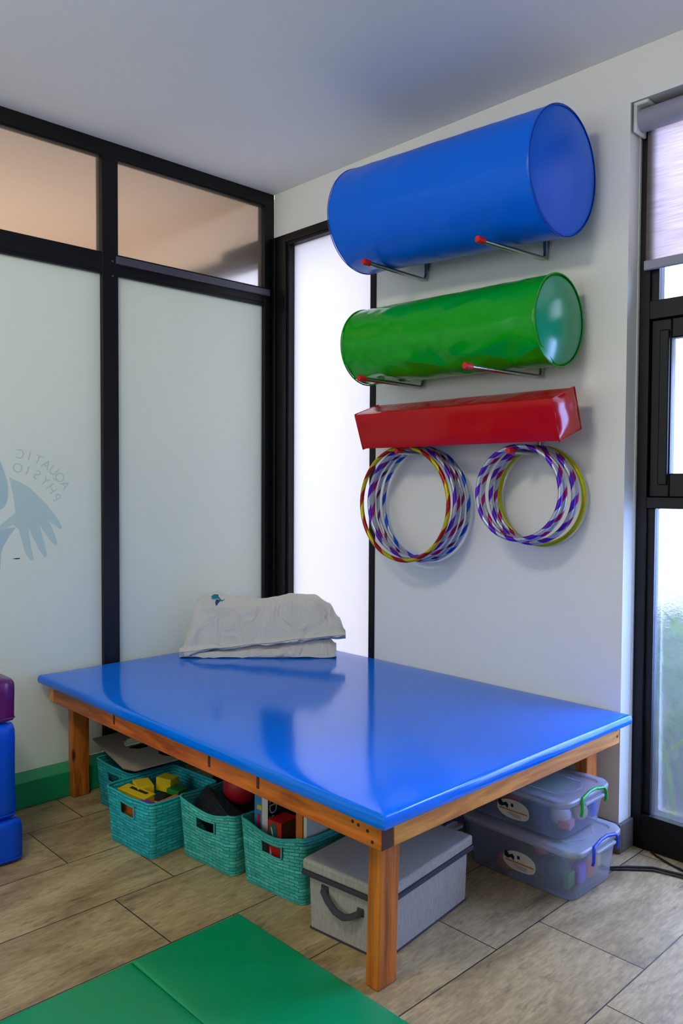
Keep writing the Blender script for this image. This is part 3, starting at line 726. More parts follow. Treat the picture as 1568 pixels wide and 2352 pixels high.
# ------------------------------------------------------------------ woven baskets
def weave(name, c1, c2):
    t = NT(name)
    uv = t.n('ShaderNodeTexCoord').outputs['UV']
    wob = t.n('ShaderNodeTexNoise', {'Vector': uv, 'Scale': 14, 'Detail': 2}).outputs['Color']
    vv = t.n('ShaderNodeVectorMath', {0: uv, 1: t.n('ShaderNodeVectorMath', {0: wob, 1: (.016, .007, 0)}, operation='MULTIPLY').outputs[0]}, operation='ADD').outputs[0]
    bk = t.n('ShaderNodeTexBrick', {'Vector': vv, 'Color1': (.1, .1, .1, 1), 'Color2': (1, 1, 1, 1), 'Mortar': (0, 0, 0, 1), 'Scale': 1, 'Mortar Size': .0012, 'Mortar Smooth': 1.0, 'Brick Width': .046, 'Row Height': .0115}, offset=.5)
    nz = t.n('ShaderNodeTexNoise', {'Vector': t.n('ShaderNodeMapping', {'Vector': uv, 'Scale': (40, 220, 1)}).outputs[0], 'Scale': 1, 'Detail': 4}).outputs['Fac']
    c = t.mix(bk.outputs['Color'], c1, c2)
    c = t.mix(.5, c, t.ramp(nz, [(.3, (.3, .3, .3, 1)), (.7, (.9, .9, .9, 1))]), 'OVERLAY')
    c = t.mix(bk.outputs['Fac'], c, tuple(x*.6 for x in c1[:3])+(1,))
    inv = t.n('ShaderNodeMath', {0: 1.0, 1: bk.outputs['Fac']}, operation='SUBTRACT').outputs[0]
    n1 = t.bump(inv, .9, .003); n2 = t.bump(nz, .6, .002, n1)
    t.bsdf(Base_Color=c, Roughness=.7, Normal=n2); return t.m
M['teal'] = weave('teal_paper_weave', lin(0, 146, 156), lin(40, 188, 192))
M['teal2'] = weave('worn_teal_paper_weave', lin(24, 150, 142), lin(78, 190, 172))
def basket(loc, rotz, W, D, Hh, sag, label, mat, taper=.012, bulge=.006, hole=(.28, .70), seed=0, hz0=.63, hz1=.86):
    """local: x along the front face (0..W), y backwards (0..D), front face at y=0"""
    rt = thing('storage_basket', loc, label, 'basket', 'teal woven baskets under the table', rotz)
    r = .022; nh = 22
    per = []
    def seg(ax, ay, bx, by, n, face):
        for i in range(n): per.append((ax+(bx-ax)*i/n, ay+(by-ay)*i/n, face, i/n))
    def corner(cx_, cy_, a0, face):
        for i in range(4):
            a = a0+(PI/2)*i/4; per.append((cx_+r*math.cos(a), cy_+r*math.sin(a), face, 0))
    seg(r, 0, W-r, 0, 33, 0); corner(W-r, r, -PI/2, 1); seg(W, r, W, D-r, 16, 1); corner(W-r, D-r, 0, 2)
    seg(W-r, D, r, D, 20, 2); corner(r, D-r, PI/2, 3); seg(0, D-r, 0, r, 16, 3); corner(r, r, PI, 0.5)
    n = len(per); V = []; acc = [0]
    for i in range(n): a, b_ = per[i], per[(i+1) % n]; acc.append(acc[-1]+math.dist(a[:2], b_[:2]))
    for j in range(nh+1):
        v = j/nh
        for (x, y, fc, s0) in per:
            tt = taper*(1-v); xx = x+(W/2-x)/(W/2)*tt; yy = y+(D/2-y)/(D/2)*tt
            sg = sag*math.sin(PI*min(1, max(0, x/W)))**1.4 if (fc == 0 or fc == .5) else sag*.35*math.sin(PI*min(1, max(0, y/D))) if fc in (1, 3) else sag*.2
            z = v*Hh-sg*v**2
            nn = mnoise.noise((x*9+seed, y*9, v*2.2)); out = bulge*(nn+.4*math.sin(PI*v))
            if fc == 0: yy -= out-sag*.25*v*math.sin(PI*x/W)
            elif fc == 1: xx += out
            elif fc == 3: xx -= out
            V.append((xx, yy, z))
    Fc = []; UVs = []
    for j in range(nh):
        for i in range(n):
            x, y, fc, s0 = per[i]
            if fc == 0 and hole[0] <= s0 < hole[1] and hz0 <= (j+.5)/nh < hz1: continue
            Fc.append((j*n+i, j*n+(i+1) % n, (j+1)*n+(i+1) % n, (j+1)*n+i)); UVs.append(((acc[i], j/nh*Hh), (acc[i+1], j/nh*Hh), (acc[i+1], (j+1)/nh*Hh), (acc[i], (j+1)/nh*Hh)))
    Fc.append(tuple(range(n))); UVs.append(tuple((per[i][0], per[i][1]) for i in range(n)))
    me = bpy.data.meshes.new('woven_body'); me.from_pydata(V, [], Fc); ul = me.uv_layers.new(name='UVMap'); li = 0
    for u in UVs:
        for q in u: ul.data[li].uv = q; li += 1
    me.materials.append(mat); me.shade_smooth(); me.set_sharp_from_angle(angle=math.radians(60))
    o = bpy.data.objects.new('woven_body', me); C.objects.link(o); o.parent = rt
    m = o.modifiers.new('thickness', 'SOLIDIFY'); m.thickness = .005; m.offset = 0
    rim = [Vector(V[nh*n+i])+Vector((0, 0, .001)) for i in range(n)]
    build('rim', MB().tube(rim, .0042, 8, closed=True), mat, rt, world=False, smooth=60)
    # bound edge around the hand hole
    idx = [i for i in range(n) if per[i][2] == 0 and hole[0] <= per[i][3] <= hole[1]+.001]
    j0 = min(j for j in range(nh) if hz0 <= (j+.5)/nh < hz1); j1 = max(j for j in range(nh) if hz0 <= (j+.5)/nh < hz1)+1
    lo = [Vector(V[j0*n+i]) for i in idx]; hi = [Vector(V[j1*n+i]) for i in idx]
    loop = lo+[Vector(V[j*n+idx[-1]]) for j in range(j0+1, j1)]+hi[::-1]+[Vector(V[j*n+idx[0]]) for j in range(j1-1, j0, -1)]
    build('hand_hole_edge', MB().tube([q+Vector((0, -.002, 0)) for q in loop], .0032, 6, closed=True), mat, rt, world=False, smooth=60)
    return rt
basket((.262, -1.140, 0), .03, .275, .26, .185, .006, 'darker teal woven basket behind the far left leg, holding the cut-out board', M['teal'], seed=1)
basket((.592, -1.268, 0), .075, .278, .30, .196, .004, 'upright teal woven basket filled with yellow boxes', M['teal'], seed=2)
basket((.876, -1.140, 0), .085, .285, .30, .205, .028, 'sagging teal woven basket holding a black net and a red ball', M['teal2'], seed=3)
basket((1.180, -1.100, 0), .115, .282, .30, .212, .030, 'pale worn teal woven basket holding board games', M['teal2'], seed=4)

# contents
def item(name, mb, mat, label, cat, group=None, **k):
    return tag(build(name, mb, mat, **k), label, cat, group)
def rbox(cx_, cy_, z0, sx, sy, sz, rz=0, tilt=0):
    b = MB().box(-sx/2, sx/2, -sy/2, sy/2, 0, sz); m = Matrix.Translation((cx_, cy_, z0)) @ Matrix.Rotation(rz, 4, 'Z') @ Matrix.Rotation(tilt, 4, 'X')
    b.v = [tuple(m @ Vector(q)) for q in b.v]; return b
P = lambda n, c, r=.6: plain(n, c, r, noise=.12, nscale=40)
M['yel'] = P('yellow_card', lin(214, 186, 10)); M['wht'] = P('white_card', lin(214, 208, 196)); M['grn'] = P('green_card', lin(20, 120, 40)); M['org'] = P('orange_card', lin(206, 110, 20))
M['pur'] = P('purple_card', lin(120, 50, 160)); M['brn'] = P('brown_card', lin(120, 82, 44)); M['redm'] = P('red_card', lin(190, 22, 16)); M['navy'] = P('navy_card', lin(14, 14, 44)); M['sky'] = P('sky_card', lin(50, 130, 190))
y1 = thing('crayon_box', (.70, -1.19, .15), 'long yellow crayon box lying in the upright teal basket', 'box', 'small boxes in the upright basket')
build('carton', rbox(.69, -1.195, .152, .16, .05, .035, .12, .1), M['yel'], y1, bevel=.002)
build('dark_stripe', rbox(.695, -1.190, .1865, .10, .014, .0012, .12, .1), M['dark'], y1)
item('card_box', rbox(.655, -1.15, .160, .09, .06, .035, -.3), M['yel'], 'speckled yellow card box against the left side of the upright basket', 'box', 'small boxes in the upright basket', bevel=.002)
item('card_box', rbox(.71, -1.08, .165, .07, .05, .05, .3), M['yel'], 'upright yellow box at the back of the upright basket', 'box', 'small boxes in the upright basket', bevel=.002)
item('card_box', rbox(.775, -1.08, .17, .06, .05, .02, .2), M['grn'], 'green box at the back of the upright basket', 'box', 'small boxes in the upright basket', bevel=.002)
gl = thing('glue_pot', (.80, -1.16, .15), 'small white pot with a black lid in the upright basket', 'pot')
build('pot', MB().lathe([(.14, .0), (.14, .020), (.178, .020), (.18, .016)], 20, 'z', (.800, -1.165, 0)), M['wht'], gl, smooth=40)
build('lid', MB().lathe([(.179, .0), (.179, .022), (.192, .022), (.194, 0)], 20, 'z', (.800, -1.165, 0)), M['dark'], gl, smooth=40)
item('card_box', rbox(.835, -1.15, .155, .035, .09, .03, .2), M['org'], 'orange box against the right side of the upright basket', 'box', 'small boxes in the upright basket', bevel=.002)
item('book', rbox(.80, -1.21, .150, .08, .02, .03, .1), M['pur'], 'thin purple book near the front corner of the upright basket', 'book')
item('book', rbox(.725, -1.185, .06, .20, .09, .088, .08), M['org'], 'orange-backed books low in the upright basket, seen through its hand hole', 'book', bevel=.002)
item('cloth_bag', MB().lathe([(.001, .0), (.001, .07), (.07, .085), (.15, .085), (.20, .075), (.235, .04), (.24, 0)], 24, 'z', (.76, -.81, 0), fn=lambda a, th: .012*mnoise.noise((a*20, math.cos(th)*2, math.sin(th)*2))), M['dark'], 'black cloth bag standing behind the upright basket', 'bag', smooth=60)
# cut-out board leaning on the far left basket
M['board'] = plain('greyed_board', lin(150, 142, 124), .7, noise=.08, nscale=10)
bd = thing('cut_out_board', (.42, -1.0, .2), 'pale grey board with oval cut-outs lying across the far left basket', 'board')
O0 = Vector((.165, -1.105, .235)); OU = (Vector((.585, -1.175, .222))-O0); un = OU.normalized(); on = Vector((.12, .34, .045)); 
def board_mesh():
    bm = bmesh.new(); NX, NY = 84, 64; V = {}
    Wd, Dp = OU.length, on.length
    def ok(u, v):
        x, y = u*Wd, v*Dp
        if x+y*.0 > Wd-.02+.0 and False: return False
        e1 = ((x-.16)/.075)**2+((y-.13)/.052)**2; e2 = ((x-.33)/.055)**2+((y-.20)/.045)**2; e3 = ((x-.07)/.035)**2+((y-.24)/.02)**2
        crn = (x > Wd-.05 and y < .03-(Wd-x)*.6)
        return e1 > 1 and e2 > 1 and e3 > 1 and not crn
    for j in range(NY+1):
        for i in range(NX+1):
            q = O0+un*(i/NX*Wd)+on*(j/NY); V[i, j] = bm.verts.new(q)
    for j in range(NY):
        for i in range(NX):
            if ok((i+.5)/NX, (j+.5)/NY): bm.faces.new((V[i, j], V[i+1, j], V[i+1, j+1], V[i, j+1]))
    for v in [v for v in bm.verts if not v.link_faces]: bm.verts.remove(v)
    me = bpy.data.meshes.new('panel'); bm.to_mesh(me); bm.free(); return me
me = board_mesh(); me.materials.append(M['board']); me.transform(Matrix.Translation(-Vector(bd.location)))
o = bpy.data.objects.new('panel', me); C.objects.link(o); o.parent = bd; md = o.modifiers.new('t', 'SOLIDIFY'); md.thickness = .006
item('dark_case', rbox(.40, -.98, .16, .22, .18, .05, .1), M['dark'], 'black case in the far left basket beneath the cut-out board', 'case', bevel=.01)

# second basket: black net crate and red ball
nb = thing('plastic_crate', (1.02, -1.0, .14), 'black perforated plastic crate in the sagging teal basket', 'crate')
t = NT('perforated_black'); 
dots = t.n('ShaderNodeTexVoronoi', {'Vector': t.coord(rot=(0, 0, .1)), 'Scale': 90, 'Randomness': 0.0}).outputs['Distance']
t.bsdf(Base_Color=t.ramp(dots, [(.16, lin(70, 70, 78)), (.24, lin(10, 10, 12))]), Roughness=.5); M['perf'] = t.m
build('perforated_side', MB().prism([(.895, -1.095, .155), (1.13, -1.075, .150), (1.12, -1.03, .178), (.895, -1.03, .222)], (0, .008, -.006)), M['perf'], nb)
build('crate_body', rbox(1.01, -.96, .05, .20, .17, .09, .085), M['dark'], nb, bevel=.004)
item('ball', MB().sphere((.985, -.945, .222), .068, 32), vinyl('red_ball_rubber', lin(170, 12, 30), .5, .1, 5), 'dark red rubber ball on top of the sagging teal basket', 'ball', smooth=60)
item('ball', MB().sphere((.905, -.80, .24), .05, 24), M['wht'], 'small whitish ball half hidden behind the red ball', 'ball', smooth=60)

# third basket: game boxes standing upright
gb = thing('board_game_box', (1.215, -.95, .03), 'tall blue, white and navy game box standing in the pale worn basket', 'game box')
gm = Matrix.Translation((1.199, -1.052, .03)) @ Matrix.Rotation(.115, 4, 'Z')
def tb_(x0, x1, y0, y1, z0, z1):
    b = MB().box(x0, x1, y0, y1, z0, z1); b.v = [tuple(gm @ Vector(q)) for q in b.v]; return b
build('carton', tb_(0, .060, 0, .17, 0, .30), M['wht'], gb, bevel=.001)
build('picture_side', tb_(.0, .032, -.0012, .0, .0, .30), M['sky'], gb)
build('red_figure', tb_(.014, .026, -.0022, -.001, .10, .19), M['redm'], gb)
build('yellow_figure', tb_(.012, .034, -.0022, -.001, .205, .22), M['yel'], gb)
build('navy_side', tb_(0.0601, .0612, .0, .17, 0, .30), M['navy'], gb)
for ch, z, sz in (('E', .244, .05), ('D', .212, .05), ('S', .184, .032)):
    cu = bpy.data.curves.new('letter', 'FONT'); cu.body = ch; cu.size = sz; cu.align_x = 'CENTER'; cu.extrude = .0003
    ob = bpy.data.objects.new('tmp', cu); C.objects.link(ob); dg = bpy.context.evaluated_depsgraph_get(); dg.update()
    m_ = bpy.data.meshes.new_from_object(ob.evaluated_get(dg)); bpy.data.objects.remove(ob)
    # reads downward on the +X side: glyph x -> -Z, glyph y -> +Y
    m_.transform(gm @ Matrix(((0, 0, 1, .0616), (0, 1, 0, .006), (-1, 0, 0, z), (0, 0, 0, 1)))); m_.materials.clear(); m_.materials.append(M['wht'])
    m_.transform(Matrix.Translation(-Vector(gb.location))); o = bpy.data.objects.new('lettering', m_); C.objects.link(o); o.parent = gb
rg = thing('red_game_box', (1.30, -1.0, .1), 'red and brown card box in front of the tall game box', 'game box')
gm = Matrix.Translation((1.275, -1.055, .035)) @ Matrix.Rotation(.115, 4, 'Z')
build('carton', tb_(0, .058, 0, .075, 0, .185), M['brn'], rg, bevel=.001)
build('red_face', tb_(.0, .058, -.0012, 0, 0, .186), M['redm'], rg); build('red_top', tb_(.0, .058, 0, .075, .185, .1865), M['redm'], rg)
ov = MB().prism([tuple(gm @ Vector((.022+.018*math.cos(2*PI*k/24), -.0024, .148+.032*math.sin(2*PI*k/24)))) for k in range(24)], (0, .0012, 0)); build('green_oval', ov, plain('green_print', lin(30, 96, 80), .5), rg)
ov = MB().prism([tuple(gm @ Vector(q)) for q in ((.012, -.003, .165), (.016, -.003, .165), (.026, -.003, .13), (.022, -.003, .13))], (0, .001, 0)); build('white_stroke', ov, M['wht'], rg)
ov = MB().prism([tuple(gm @ Vector(q)) for q in ((.006, -.003, .055), (.022, -.003, .06), (.010, -.003, .10))], (0, .001, 0)); build('white_triangle', ov, M['wht'], rg)
gm = Matrix.Translation((1.392, -1.040, .03)) @ Matrix.Rotation(.115, 4, 'Z')
item('book', tb_(0, .028, 0, .18, 0, .262), M['org'], 'orange book standing beside the red game box', 'book', bevel=.001)
gm = Matrix.Translation((1.424, -1.036, .03)) @ Matrix.Rotation(.115, 4, 'Z')
item('book', tb_(0, .013, 0, .18, 0, .258), M['wht'], 'white book at the right end of the pale worn basket', 'book', bevel=.001)

# ------------------------------------------------------------------ grey fabric storage box
t = NT('grey_linen_weave')
a1 = t.n('ShaderNodeTexNoise', {'Vector': t.coord(scale=(420, 420, 40)), 'Scale': 1, 'Detail': 2}).outputs['Fac']
a2 = t.n('ShaderNodeTexWave', {'Vector': t.coord(), 'Scale': 130, 'Distortion': 1.5, 'Detail': 1}, bands_direction='DIAGONAL').outputs['Fac']
c = t.mix(a1, lin(122, 117, 108), lin(184, 178, 168)); c = t.mix(.25, c, t.ramp(a2, [(.2, (.3, .3, .3, 1)), (.8, (.9, .9, .9, 1))]), 'OVERLAY')
t.bsdf(Base_Color=c, Roughness=.9, Normal=t.bump(a1, .5, .002)); M['fab'] = t.m
M['trim'] = plain('dark_grey_binding', lin(50, 50, 58), .8, noise=.1, nscale=200)
fb = thing('fabric_storage_box', (1.55, -1.118, 0), 'grey linen lidded storage box with dark handle behind the near table leg', 'box', None, .112)
Wb, Db, Hb = .266, .43, .205
body = MB().add([(0, 0, 0), (Wb, 0, 0), (Wb-.0, Db, 0), (0, Db, 0), (-.004, -.004, Hb-.03), (Wb+.004, -.004, Hb-.03), (Wb+.004, Db+.004, Hb-.03), (-.004, Db+.004, Hb-.03)], [(0,3,2,1),(4,5,6,7),(0,1,5,4),(1,2,6,5),(2,3,7,6),(3,0,4,7)])
build('body', body, M['fab'], fb, world=False, bevel=.006, seg=3)
build('bottom_binding', MB().box(-.002, Wb+.002, -.002, Db+.002, 0.0005, .007), M['trim'], fb, world=False, bevel=.002)
lid = build('lid', MB().box(-.018, Wb+.018, -.018, Db+.012, Hb-.028, Hb+.005), M['fab'], fb, world=False, bevel=.008, seg=3)
build('lid_binding', MB().box(-.0195, Wb+.0195, -.0195, Db+.0135, Hb-.042, Hb-.028), M['trim'], lid, world=False, bevel=.002)
hp = [(.058, -.003, .140), (.060, -.014, .137), (.085, -.022, .118), (.115, -.026, .100), (.145, -.026, .094), (.165, -.024, .100), (.185, -.016, .112), (.188, -.006, .115)]
hb = build('handle', MB().tube(hp, .010, 10, flat=.35), M['trim'], fb, world=False, smooth=50)
build('handle_tab', MB().box(.046, .072, -.0075, -.001, .120, .148), M['trim'], hb, world=False, bevel=.002)
build('handle_tab', MB().box(.178, .200, -.0075, -.001, .104, .126), M['trim'], hb, world=False, bevel=.002)

# ------------------------------------------------------------------ clear plastic tubs
def tubplastic():
    t = NT('clear_milky_plastic')
    g = t.n('ShaderNodeBsdfGlass', {'Color': (.93, .95, 1, 1), 'Roughness': .22, 'IOR': 1.08})
    tr = t.n('ShaderNodeBsdfTranslucent', {'Color': (.86, .88, .94, 1)}); df = t.n('ShaderNodeBsdfDiffuse', {'Color': (.78, .80, .86, 1)}); gs = t.n('ShaderNodeBsdfGlossy', {'Roughness': .3})
    m1 = t.n('ShaderNodeMixShader', {0: .5}); t.l(tr.outputs[0], m1.inputs[1]); t.l(df.outputs[0], m1.inputs[2])
    m2 = t.n('ShaderNodeMixShader', {0: .13}); t.l(g.outputs[0], m2.inputs[1]); t.l(m1.outputs[0], m2.inputs[2])
    m3 = t.n('ShaderNodeMixShader', {0: .05}); t.l(m2.outputs[0], m3.inputs[1]); t.l(gs.outputs[0], m3.inputs[2])
    t.l(m3.outputs[0], t.out.inputs[0]); return t.m
M['tub'] = tubplastic()
M['tublid'] = M['tub'].copy(); M['tublid'].name = 'clear_lid_plastic'
for nd in M['tublid'].node_tree.nodes:
    if nd.type == 'MIX_SHADER' and abs(nd.inputs[0].default_value-.13) < .01: nd.inputs[0].default_value = .38
def rrect(x0, x1, y0, y1, r, z, n=6):
    pts = []
    for (cx_, cy_, a0) in ((x1-r, y0+r, -PI/2), (x1-r, y1-r, 0), (x0+r, y1-r, PI/2), (x0+r, y0+r, PI)):
        for i in range(n+1):
            a = a0+PI/2*i/n; pts.append((cx_+r*math.cos(a), cy_+r*math.sin(a), z))
    return pts
def stack_rings(rings, cap0=True, cap1=True):
    mb = MB(); n = len(rings[0]); mb.v = [p for r in rings for p in r]
    for i in range(len(rings)-1):
        for k in range(n): mb.f.append((i*n+k, i*n+(k+1) % n, (i+1)*n+(k+1) % n, (i+1)*n+k))
    if cap0: mb.f.append(tuple(range(n-1, -1, -1)))
    if cap1: mb.f.append(tuple((len(rings)-1)*n+k for k in range(n)))
    mb.mi = [0]*len(mb.f); return mb
def tub(x0, x1, y0, y1, z, h, clipmat, label, paper=True):
    """outer size at the lid; body tapers to the bottom"""
    rt = thing('plastic_tub', ((x0+x1)/2, (y0+y1)/2, z), label, 'tub', 'clear lidded tubs under the table')
    k = .014; d = .030; rings = []
    rings += [rrect(x0+d+.006, x1-d-.006, y0+d+.006, y1-d-.006, .03, z+.001), rrect(x0+d, x1-d, y0+d, y1-d, .034, z+.006)]
    rings += [rrect(x0+k, x1-k, y0+k, y1-k, .04, z+h-.026)]
    rings += [rrect(x0+k-.008, x1-k+.008, y0+k-.008, y1-k+.008, .045, z+h-.024), rrect(x0+k-.008, x1-k+.008, y0+k-.008, y1-k+.008, .045, z+h-.014)]
    build('body', stack_rings(rings, True, False), M['tub'], rt, smooth=40, solid=.0018)
    zt_ = z+h
    L = [rrect(x0, x1, y0, y1, .05, zt_-.018), rrect(x0, x1, y0, y1, .05, zt_-.006), rrect(x0+.004, x1-.004, y0+.004, y1-.004, .046, zt_-.001), rrect(x0+.010, x1-.010, y0+.010, y1-.010, .042, zt_),
         rrect(x0+.030, x1-.030, y0+.030, y1-.030, .03, zt_-.0005), rrect(x0+.034, x1-.034, y0+.034, y1-.034, .028, zt_-.006)]
    build('lid', stack_rings(L, False, True), M['tublid'], rt, smooth=35, solid=.0018)
    mb = MB(); xa, xb, ya, yb = x0+.09, x1-.05, y0+.075, y1-.075
    mb.tube([(xa, ya, zt_-.005), (xb-.03, ya, zt_-.005), (xb, (ya+yb)/2-.03, zt_-.005), (xb, (ya+yb)/2+.03, zt_-.005), (xb-.03, yb, zt_-.005), (xa, yb, zt_-.005)], .002, 6)
    build('lid_ridge', mb, M['tublid'], rt, smooth=60)
    ym = (y0+y1)/2+.015
    for sgn, xe in ((1, x1),):
        p = [(xe+.004, ym-.082, zt_-.058), (xe+.007, ym-.080, zt_-.045), (xe+.006, ym-.078, zt_-.014), (xe+.002, ym-.070, zt_-.004), (xe-.002, ym-.035, zt_-.0005), (xe-.001, ym-.02, zt_+.005), (xe-.001, ym+.02, zt_+.006),
             (xe-.002, ym+.035, zt_+.001), (xe+.002, ym+.066, zt_-.002), (xe+.006, ym+.074, zt_-.012), (xe+.007, ym+.076, zt_-.036), (xe+.004, ym+.074, zt_-.050)]
        build('clip', MB().tube(p, .0052, 8), clipmat, rt, smooth=60)
        build('grip_ledge', MB().box(xe-.012, xe+.010, ym-.062, ym+.06, zt_-.030, zt_-.020), M['tublid'], rt, bevel=.003)
    if paper:
        yy = y0+.014+.010; pts = []
        xm, zm = x0+(x1-x0)*.52, z+h*.42
        for k_ in range(28):
            a = 2*PI*k_/28; u_, v_ = math.cos(a), math.sin(a)
            e = 1 if u_ > 0 and v_ < 0 else 1.35
            pts.append((xm+.062*math.copysign(abs(u_)**(.6 if e == 1 else .95), u_), zm+.034*math.copysign(abs(v_)**(.6 if e == 1 else .95), v_)+u_*.004))
        yf = lambda z_: y0+d+(k-d)*((z_-z-.006)/(h-.032))-.0022
        st = build('paper_label', MB().add([(a, yf(b_), b_) for a, b_ in pts]+[(a, yf(b_)+.0004, b_) for a, b_ in pts], [tuple(range(28))]+[tuple(range(28, 56))]+[(i, (i+1) % 28, 28+(i+1) % 28, 28+i) for i in range(28)]), M['wht'], rt)
        q = lambda a0, a1, b0, b1: MB().add([(xm+a, yf(zm+b_)-.0008, zm+b_) for a, b_ in ((a0, b0), (a1, b0), (a1, b1), (a0, b1))], [(0, 1, 2, 3)])
        build('label_stripe', q(-.054, .056, -.008, -.003), M['org'], st)
        build('dark_print', MB().add([(xm+a, yf(zm+b_)-.0009, zm+b_) for a, b_ in ((-.056, .004), (-.044, .000), (-.030, .006), (-.02, -.002), (-.016, .012), (-.024, .020), (-.036, .014), (-.046, .026), (-.054, .020))], [tuple(range(9))]), M['dark'], st)
        build('dark_print', q(-.006, .004, .008, .020), M['dark'], st)
        for k_ in range(3): build('print_line', q(-.02+.01*k_, .03, -.016-.005*k_, -.0145-.005*k_), M['brn'], st)
    return rt
M['clip_g'] = plain('green_clip_plastic', lin(0, 160, 50), .35); M['clip_b'] = plain('blue_clip_plastic', lin(20, 60, 200), .35); M['clip_n'] = plain('navy_clip_plastic', lin(18, 26, 80), .35)
tub(1.585, 2.040, -.470, -.155, 0, .172, M['clip_b'], 'larger clear plastic tub with blue clip, on the floor at the right end')
tub(1.560, 1.990, -.452, -.145, .1725, .136, M['clip_g'], 'clear plastic tub with green clip stacked on the blue-clipped tub')
tub(1.17, 1.625, -.668, -.486, 0, .172, M['clip_n'], 'clear plastic tub with navy clip, half hidden behind the grey storage box', False)
def toy(name, mb, col, label, cat, **k):
    return item(name, mb, plain(name+'_plastic', lin(*col), .5), label, cat, None, **k)
toy('toy_ball', MB().sphere((1.905, -.365, .052), .040), (20, 84, 62), 'dark green ball at the front of the lower tub', 'ball', smooth=60)
toy('toy_ball', MB().sphere((1.935, -.345, .118), .028), (20, 170, 130), 'bright green ball above the dark one in the lower tub', 'ball', smooth=60)
toy('toy_ball', MB().sphere((1.86, -.37, .115), .030), (226, 120, 120), 'pink ball behind the side wall of the lower tub', 'ball', smooth=60)
toy('toy_block', rbox(1.955, -.305, .008, .03, .05, .06, .1), (150, 90, 210), 'purple toy block inside the end of the lower tub', 'toy block', bevel=.003)
toy('toy_block', rbox(1.955, -.250, .008, .03, .045, .065, -.1), (226, 110, 70), 'orange toy block inside the end of the lower tub', 'toy block', bevel=.003)
toy('toy_block', rbox(1.95, -.27, .078, .05, .07, .05, .2), (70, 150, 170), 'teal toy block high in the end of the lower tub', 'toy block', bevel=.003)
toy('toy_block', rbox(1.96, -.212, .03, .03, .03, .09, .1), (230, 210, 120), 'yellow toy block at the far corner of the lower tub', 'toy block', bevel=.003)
toy('toy_block', rbox(1.955, -.365, .008, .02, .05, .05, .1), (60, 150, 90), 'green toy block beside the purple one in the lower tub', 'toy block', bevel=.003)
toy('toy_ring', MB().tube([(1.75+.045*math.cos(a), -.38+.045*math.sin(a), .03) for a in [2*PI*i/24 for i in range(24)]], .010, 8, closed=True), (226, 100, 20), 'orange ring lying low in the lower tub', 'ring', smooth=60)
toy('toy_ball', MB().sphere((1.70, -.345, .240), .056), (196, 20, 60), 'large crimson ball in the upper tub', 'ball', smooth=60)
toy('toy_ball', MB().sphere((1.90, -.33, .222), .034), (226, 232, 236), 'white ball in the upper tub', 'ball', smooth=60)
toy('toy_ball', MB().sphere((1.925, -.255, .218), .028), (236, 196, 150), 'cream ball in the upper tub', 'ball', smooth=60)
toy('toy_block', rbox(1.925, -.335, .186, .04, .05, .026, .2), (238, 140, 140), 'pink toy block at the bottom of the upper tub', 'toy block', bevel=.003)
toy('toy_block', rbox(1.925, -.235, .246, .04, .06, .036, .2), (226, 130, 100), 'salmon toy block at the top end of the upper tub', 'toy block', bevel=.003)
toy('toy_block', rbox(1.935, -.200, .190, .03, .03, .06, .2), (60, 120, 230), 'blue toy block at the far end of the upper tub', 'toy block', bevel=.003)
toy('toy_block', rbox(1.85, -.385, .190, .06, .04, .07, .1), (40, 60, 110), 'navy toy block behind the side wall of the upper tub', 'toy block', bevel=.003)
toy('toy_plate', MB().lathe([(.284, .0), (.284, .09), (.290, .10), (.292, .0)], 28, 'z', (1.80, -.29, 0)), (60, 190, 110), 'green plate lying flat under the lid of the upper tub', 'plate', smooth=40)
toy('toy_block', rbox(1.565, -.545, .06, .04, .04, .09, 0), (150, 190, 30), 'lime toy block in the tub with the navy clip', 'toy block', bevel=.003)
toy('toy_block', rbox(1.565, -.60, .08, .04, .04, .07, 0), (210, 200, 160), 'cream toy block in the tub with the navy clip', 'toy block', bevel=.003)

# ------------------------------------------------------------------ foam cushions at the left edge
def cushion(name, x0, x1, y0, y1, z0, z1, mat, label):
    mb = MB(); n = 14
    bm = bmesh.new(); bmesh.ops.create_cube(bm, size=2); bmesh.ops.subdivide_edges(bm, edges=bm.edges[:], cuts=12, use_grid_fill=True)
    for v in bm.verts:
        x, y, z = v.co
        sx, sy, sz = (x1-x0)/2, (y1-y0)/2, (z1-z0)/2; r = .016
        px, py, pz = x*sx, y*sy, z*sz
        q = Vector((max(-sx+r, min(sx-r, px)), max(-sy+r, min(sy-r, py)), max(-sz+r, min(sz-r, pz)))); d = Vector((px, py, pz))-q
        if d.length > 1e-6: p = q+d.normalized()*r*min(1, d.length/r*1.0)
        else: p = Vector((px, py, pz))
        bulge = .006*(1-abs(x)**4)*(1-abs(y)**4) if abs(z) > .99 else .004*(1-abs(z)**4)
        nz = .003*mnoise.noise((px*9, py*9, pz*9+z0*7))
        if abs(x) > .99: p.x += math.copysign(bulge*.7, x)+nz
        if abs(y) > .99: p.y += math.copysign(bulge*.7, y)+nz
        v.co = p+Vector(((x0+x1)/2, (y0+y1)/2, (z0+z1)/2))
    me = bpy.data.meshes.new(name); bm.to_mesh(me); bm.free(); me.materials.append(mat); me.shade_smooth(); 
    rt = thing(name, ((x0+x1)/2, (y0+y1)/2, z0), label, 'cushion', 'foam cushions stacked at the left')
    me.transform(Matrix.Translation(-Vector(rt.location))); o = bpy.data.objects.new('cover', me); C.objects.link(o); o.parent = rt
    z = z0+.016
    build('seam_piping', MB().tube(rrect(x0-.001, x1+.001, y0-.001, y1+.001, .016, z), .0025, 6, closed=True), mat, rt, smooth=60)
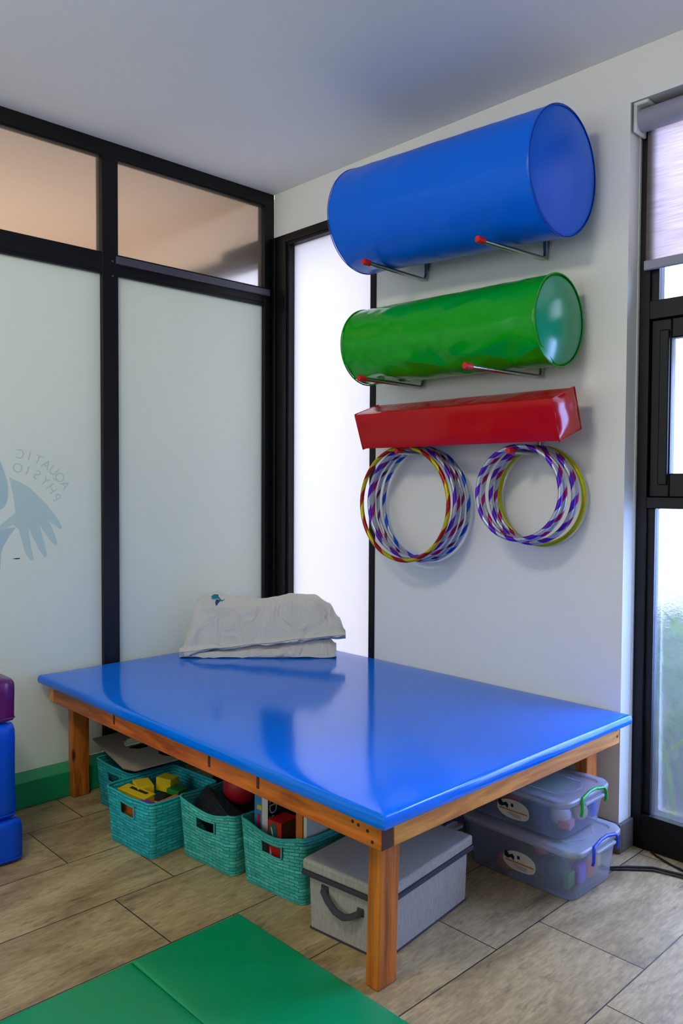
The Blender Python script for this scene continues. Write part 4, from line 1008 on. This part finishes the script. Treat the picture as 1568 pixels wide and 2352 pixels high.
cushion('foam_cushion', .17, .555, -2.05, -1.558, .0, .152, M['cush'], 'low blue foam cushion at the bottom of the stack, left edge')
cushion('foam_cushion', .19, .548, -2.05, -1.576, .153, .484, M['cush'], 'tall blue foam cushion in the middle of the stack, left edge')
cushion('foam_cushion', .19, .548, -2.05, -1.576, .485, .636, M['purple'], 'purple foam cushion on top of the blue ones, left edge')

# ------------------------------------------------------------------ green exercise mat (hinged panels)
mt = thing('exercise_mat', (1.9, -1.6, 0), 'green vinyl folding exercise mat on the floor in front of the table', 'mat')
MX0, MX1 = 1.372, 2.62; zz = .026
ys = [-1.246, -1.602, -1.958, -2.314]
for i in range(3):
    ya, yb = ys[i+1]+.0012, ys[i]-.0008
    b = smooth_box(MX0, MX1, ya, yb, .0015, zz, r=.004, fall=.002, sig=.012, nx=60, ny=26, amp=.0016, seed=i*3., side=.002)
    build('panel', b, M['mat'], mt, smooth=50)
b = MB()
for i in (1, 2): b.box(MX0+.01, MX1-.01, ys[i]-.004, ys[i]+.004, .001, zz-.010)
build('hinge_strip', b, M['mat'], mt)

# ------------------------------------------------------------------ cables at the right
item('power_cable', MB().tube([(1.86, -.13, .0045), (1.97, -.145, .0045), (2.014, -.088, .0045), (2.079, -.030, .0045), (2.17, -.008, .0045), (2.35, -.02, .0045), (2.6, .02, .0045)], .004, 8), M['cable'], 'black cable coming from behind the lower tub along the floor', 'cable', 'black cables on the floor', smooth=60)
item('power_cable', MB().tube([(1.86, -.150, .0045), (1.97, -.163, .0045), (2.022, -.108, .0045), (2.087, -.050, .0045), (2.17, -.028, .0045), (2.35, -.045, .0045), (2.6, -.012, .0045)], .0035, 8), M['cable'], 'second black cable running alongside the first one, nearer the camera', 'cable', 'black cables on the floor', smooth=60)
item('power_cable', MB().tube([(2.02, .078, .0045), (2.05, .060, .0045), (2.106, .036, .0045), (2.19, .012, .0045), (2.32, .0, .0045), (2.6, .03, .0045)], .0035, 8), M['cable'], 'thin black cable coming out from under the window frame', 'cable', 'black cables on the floor', smooth=60)
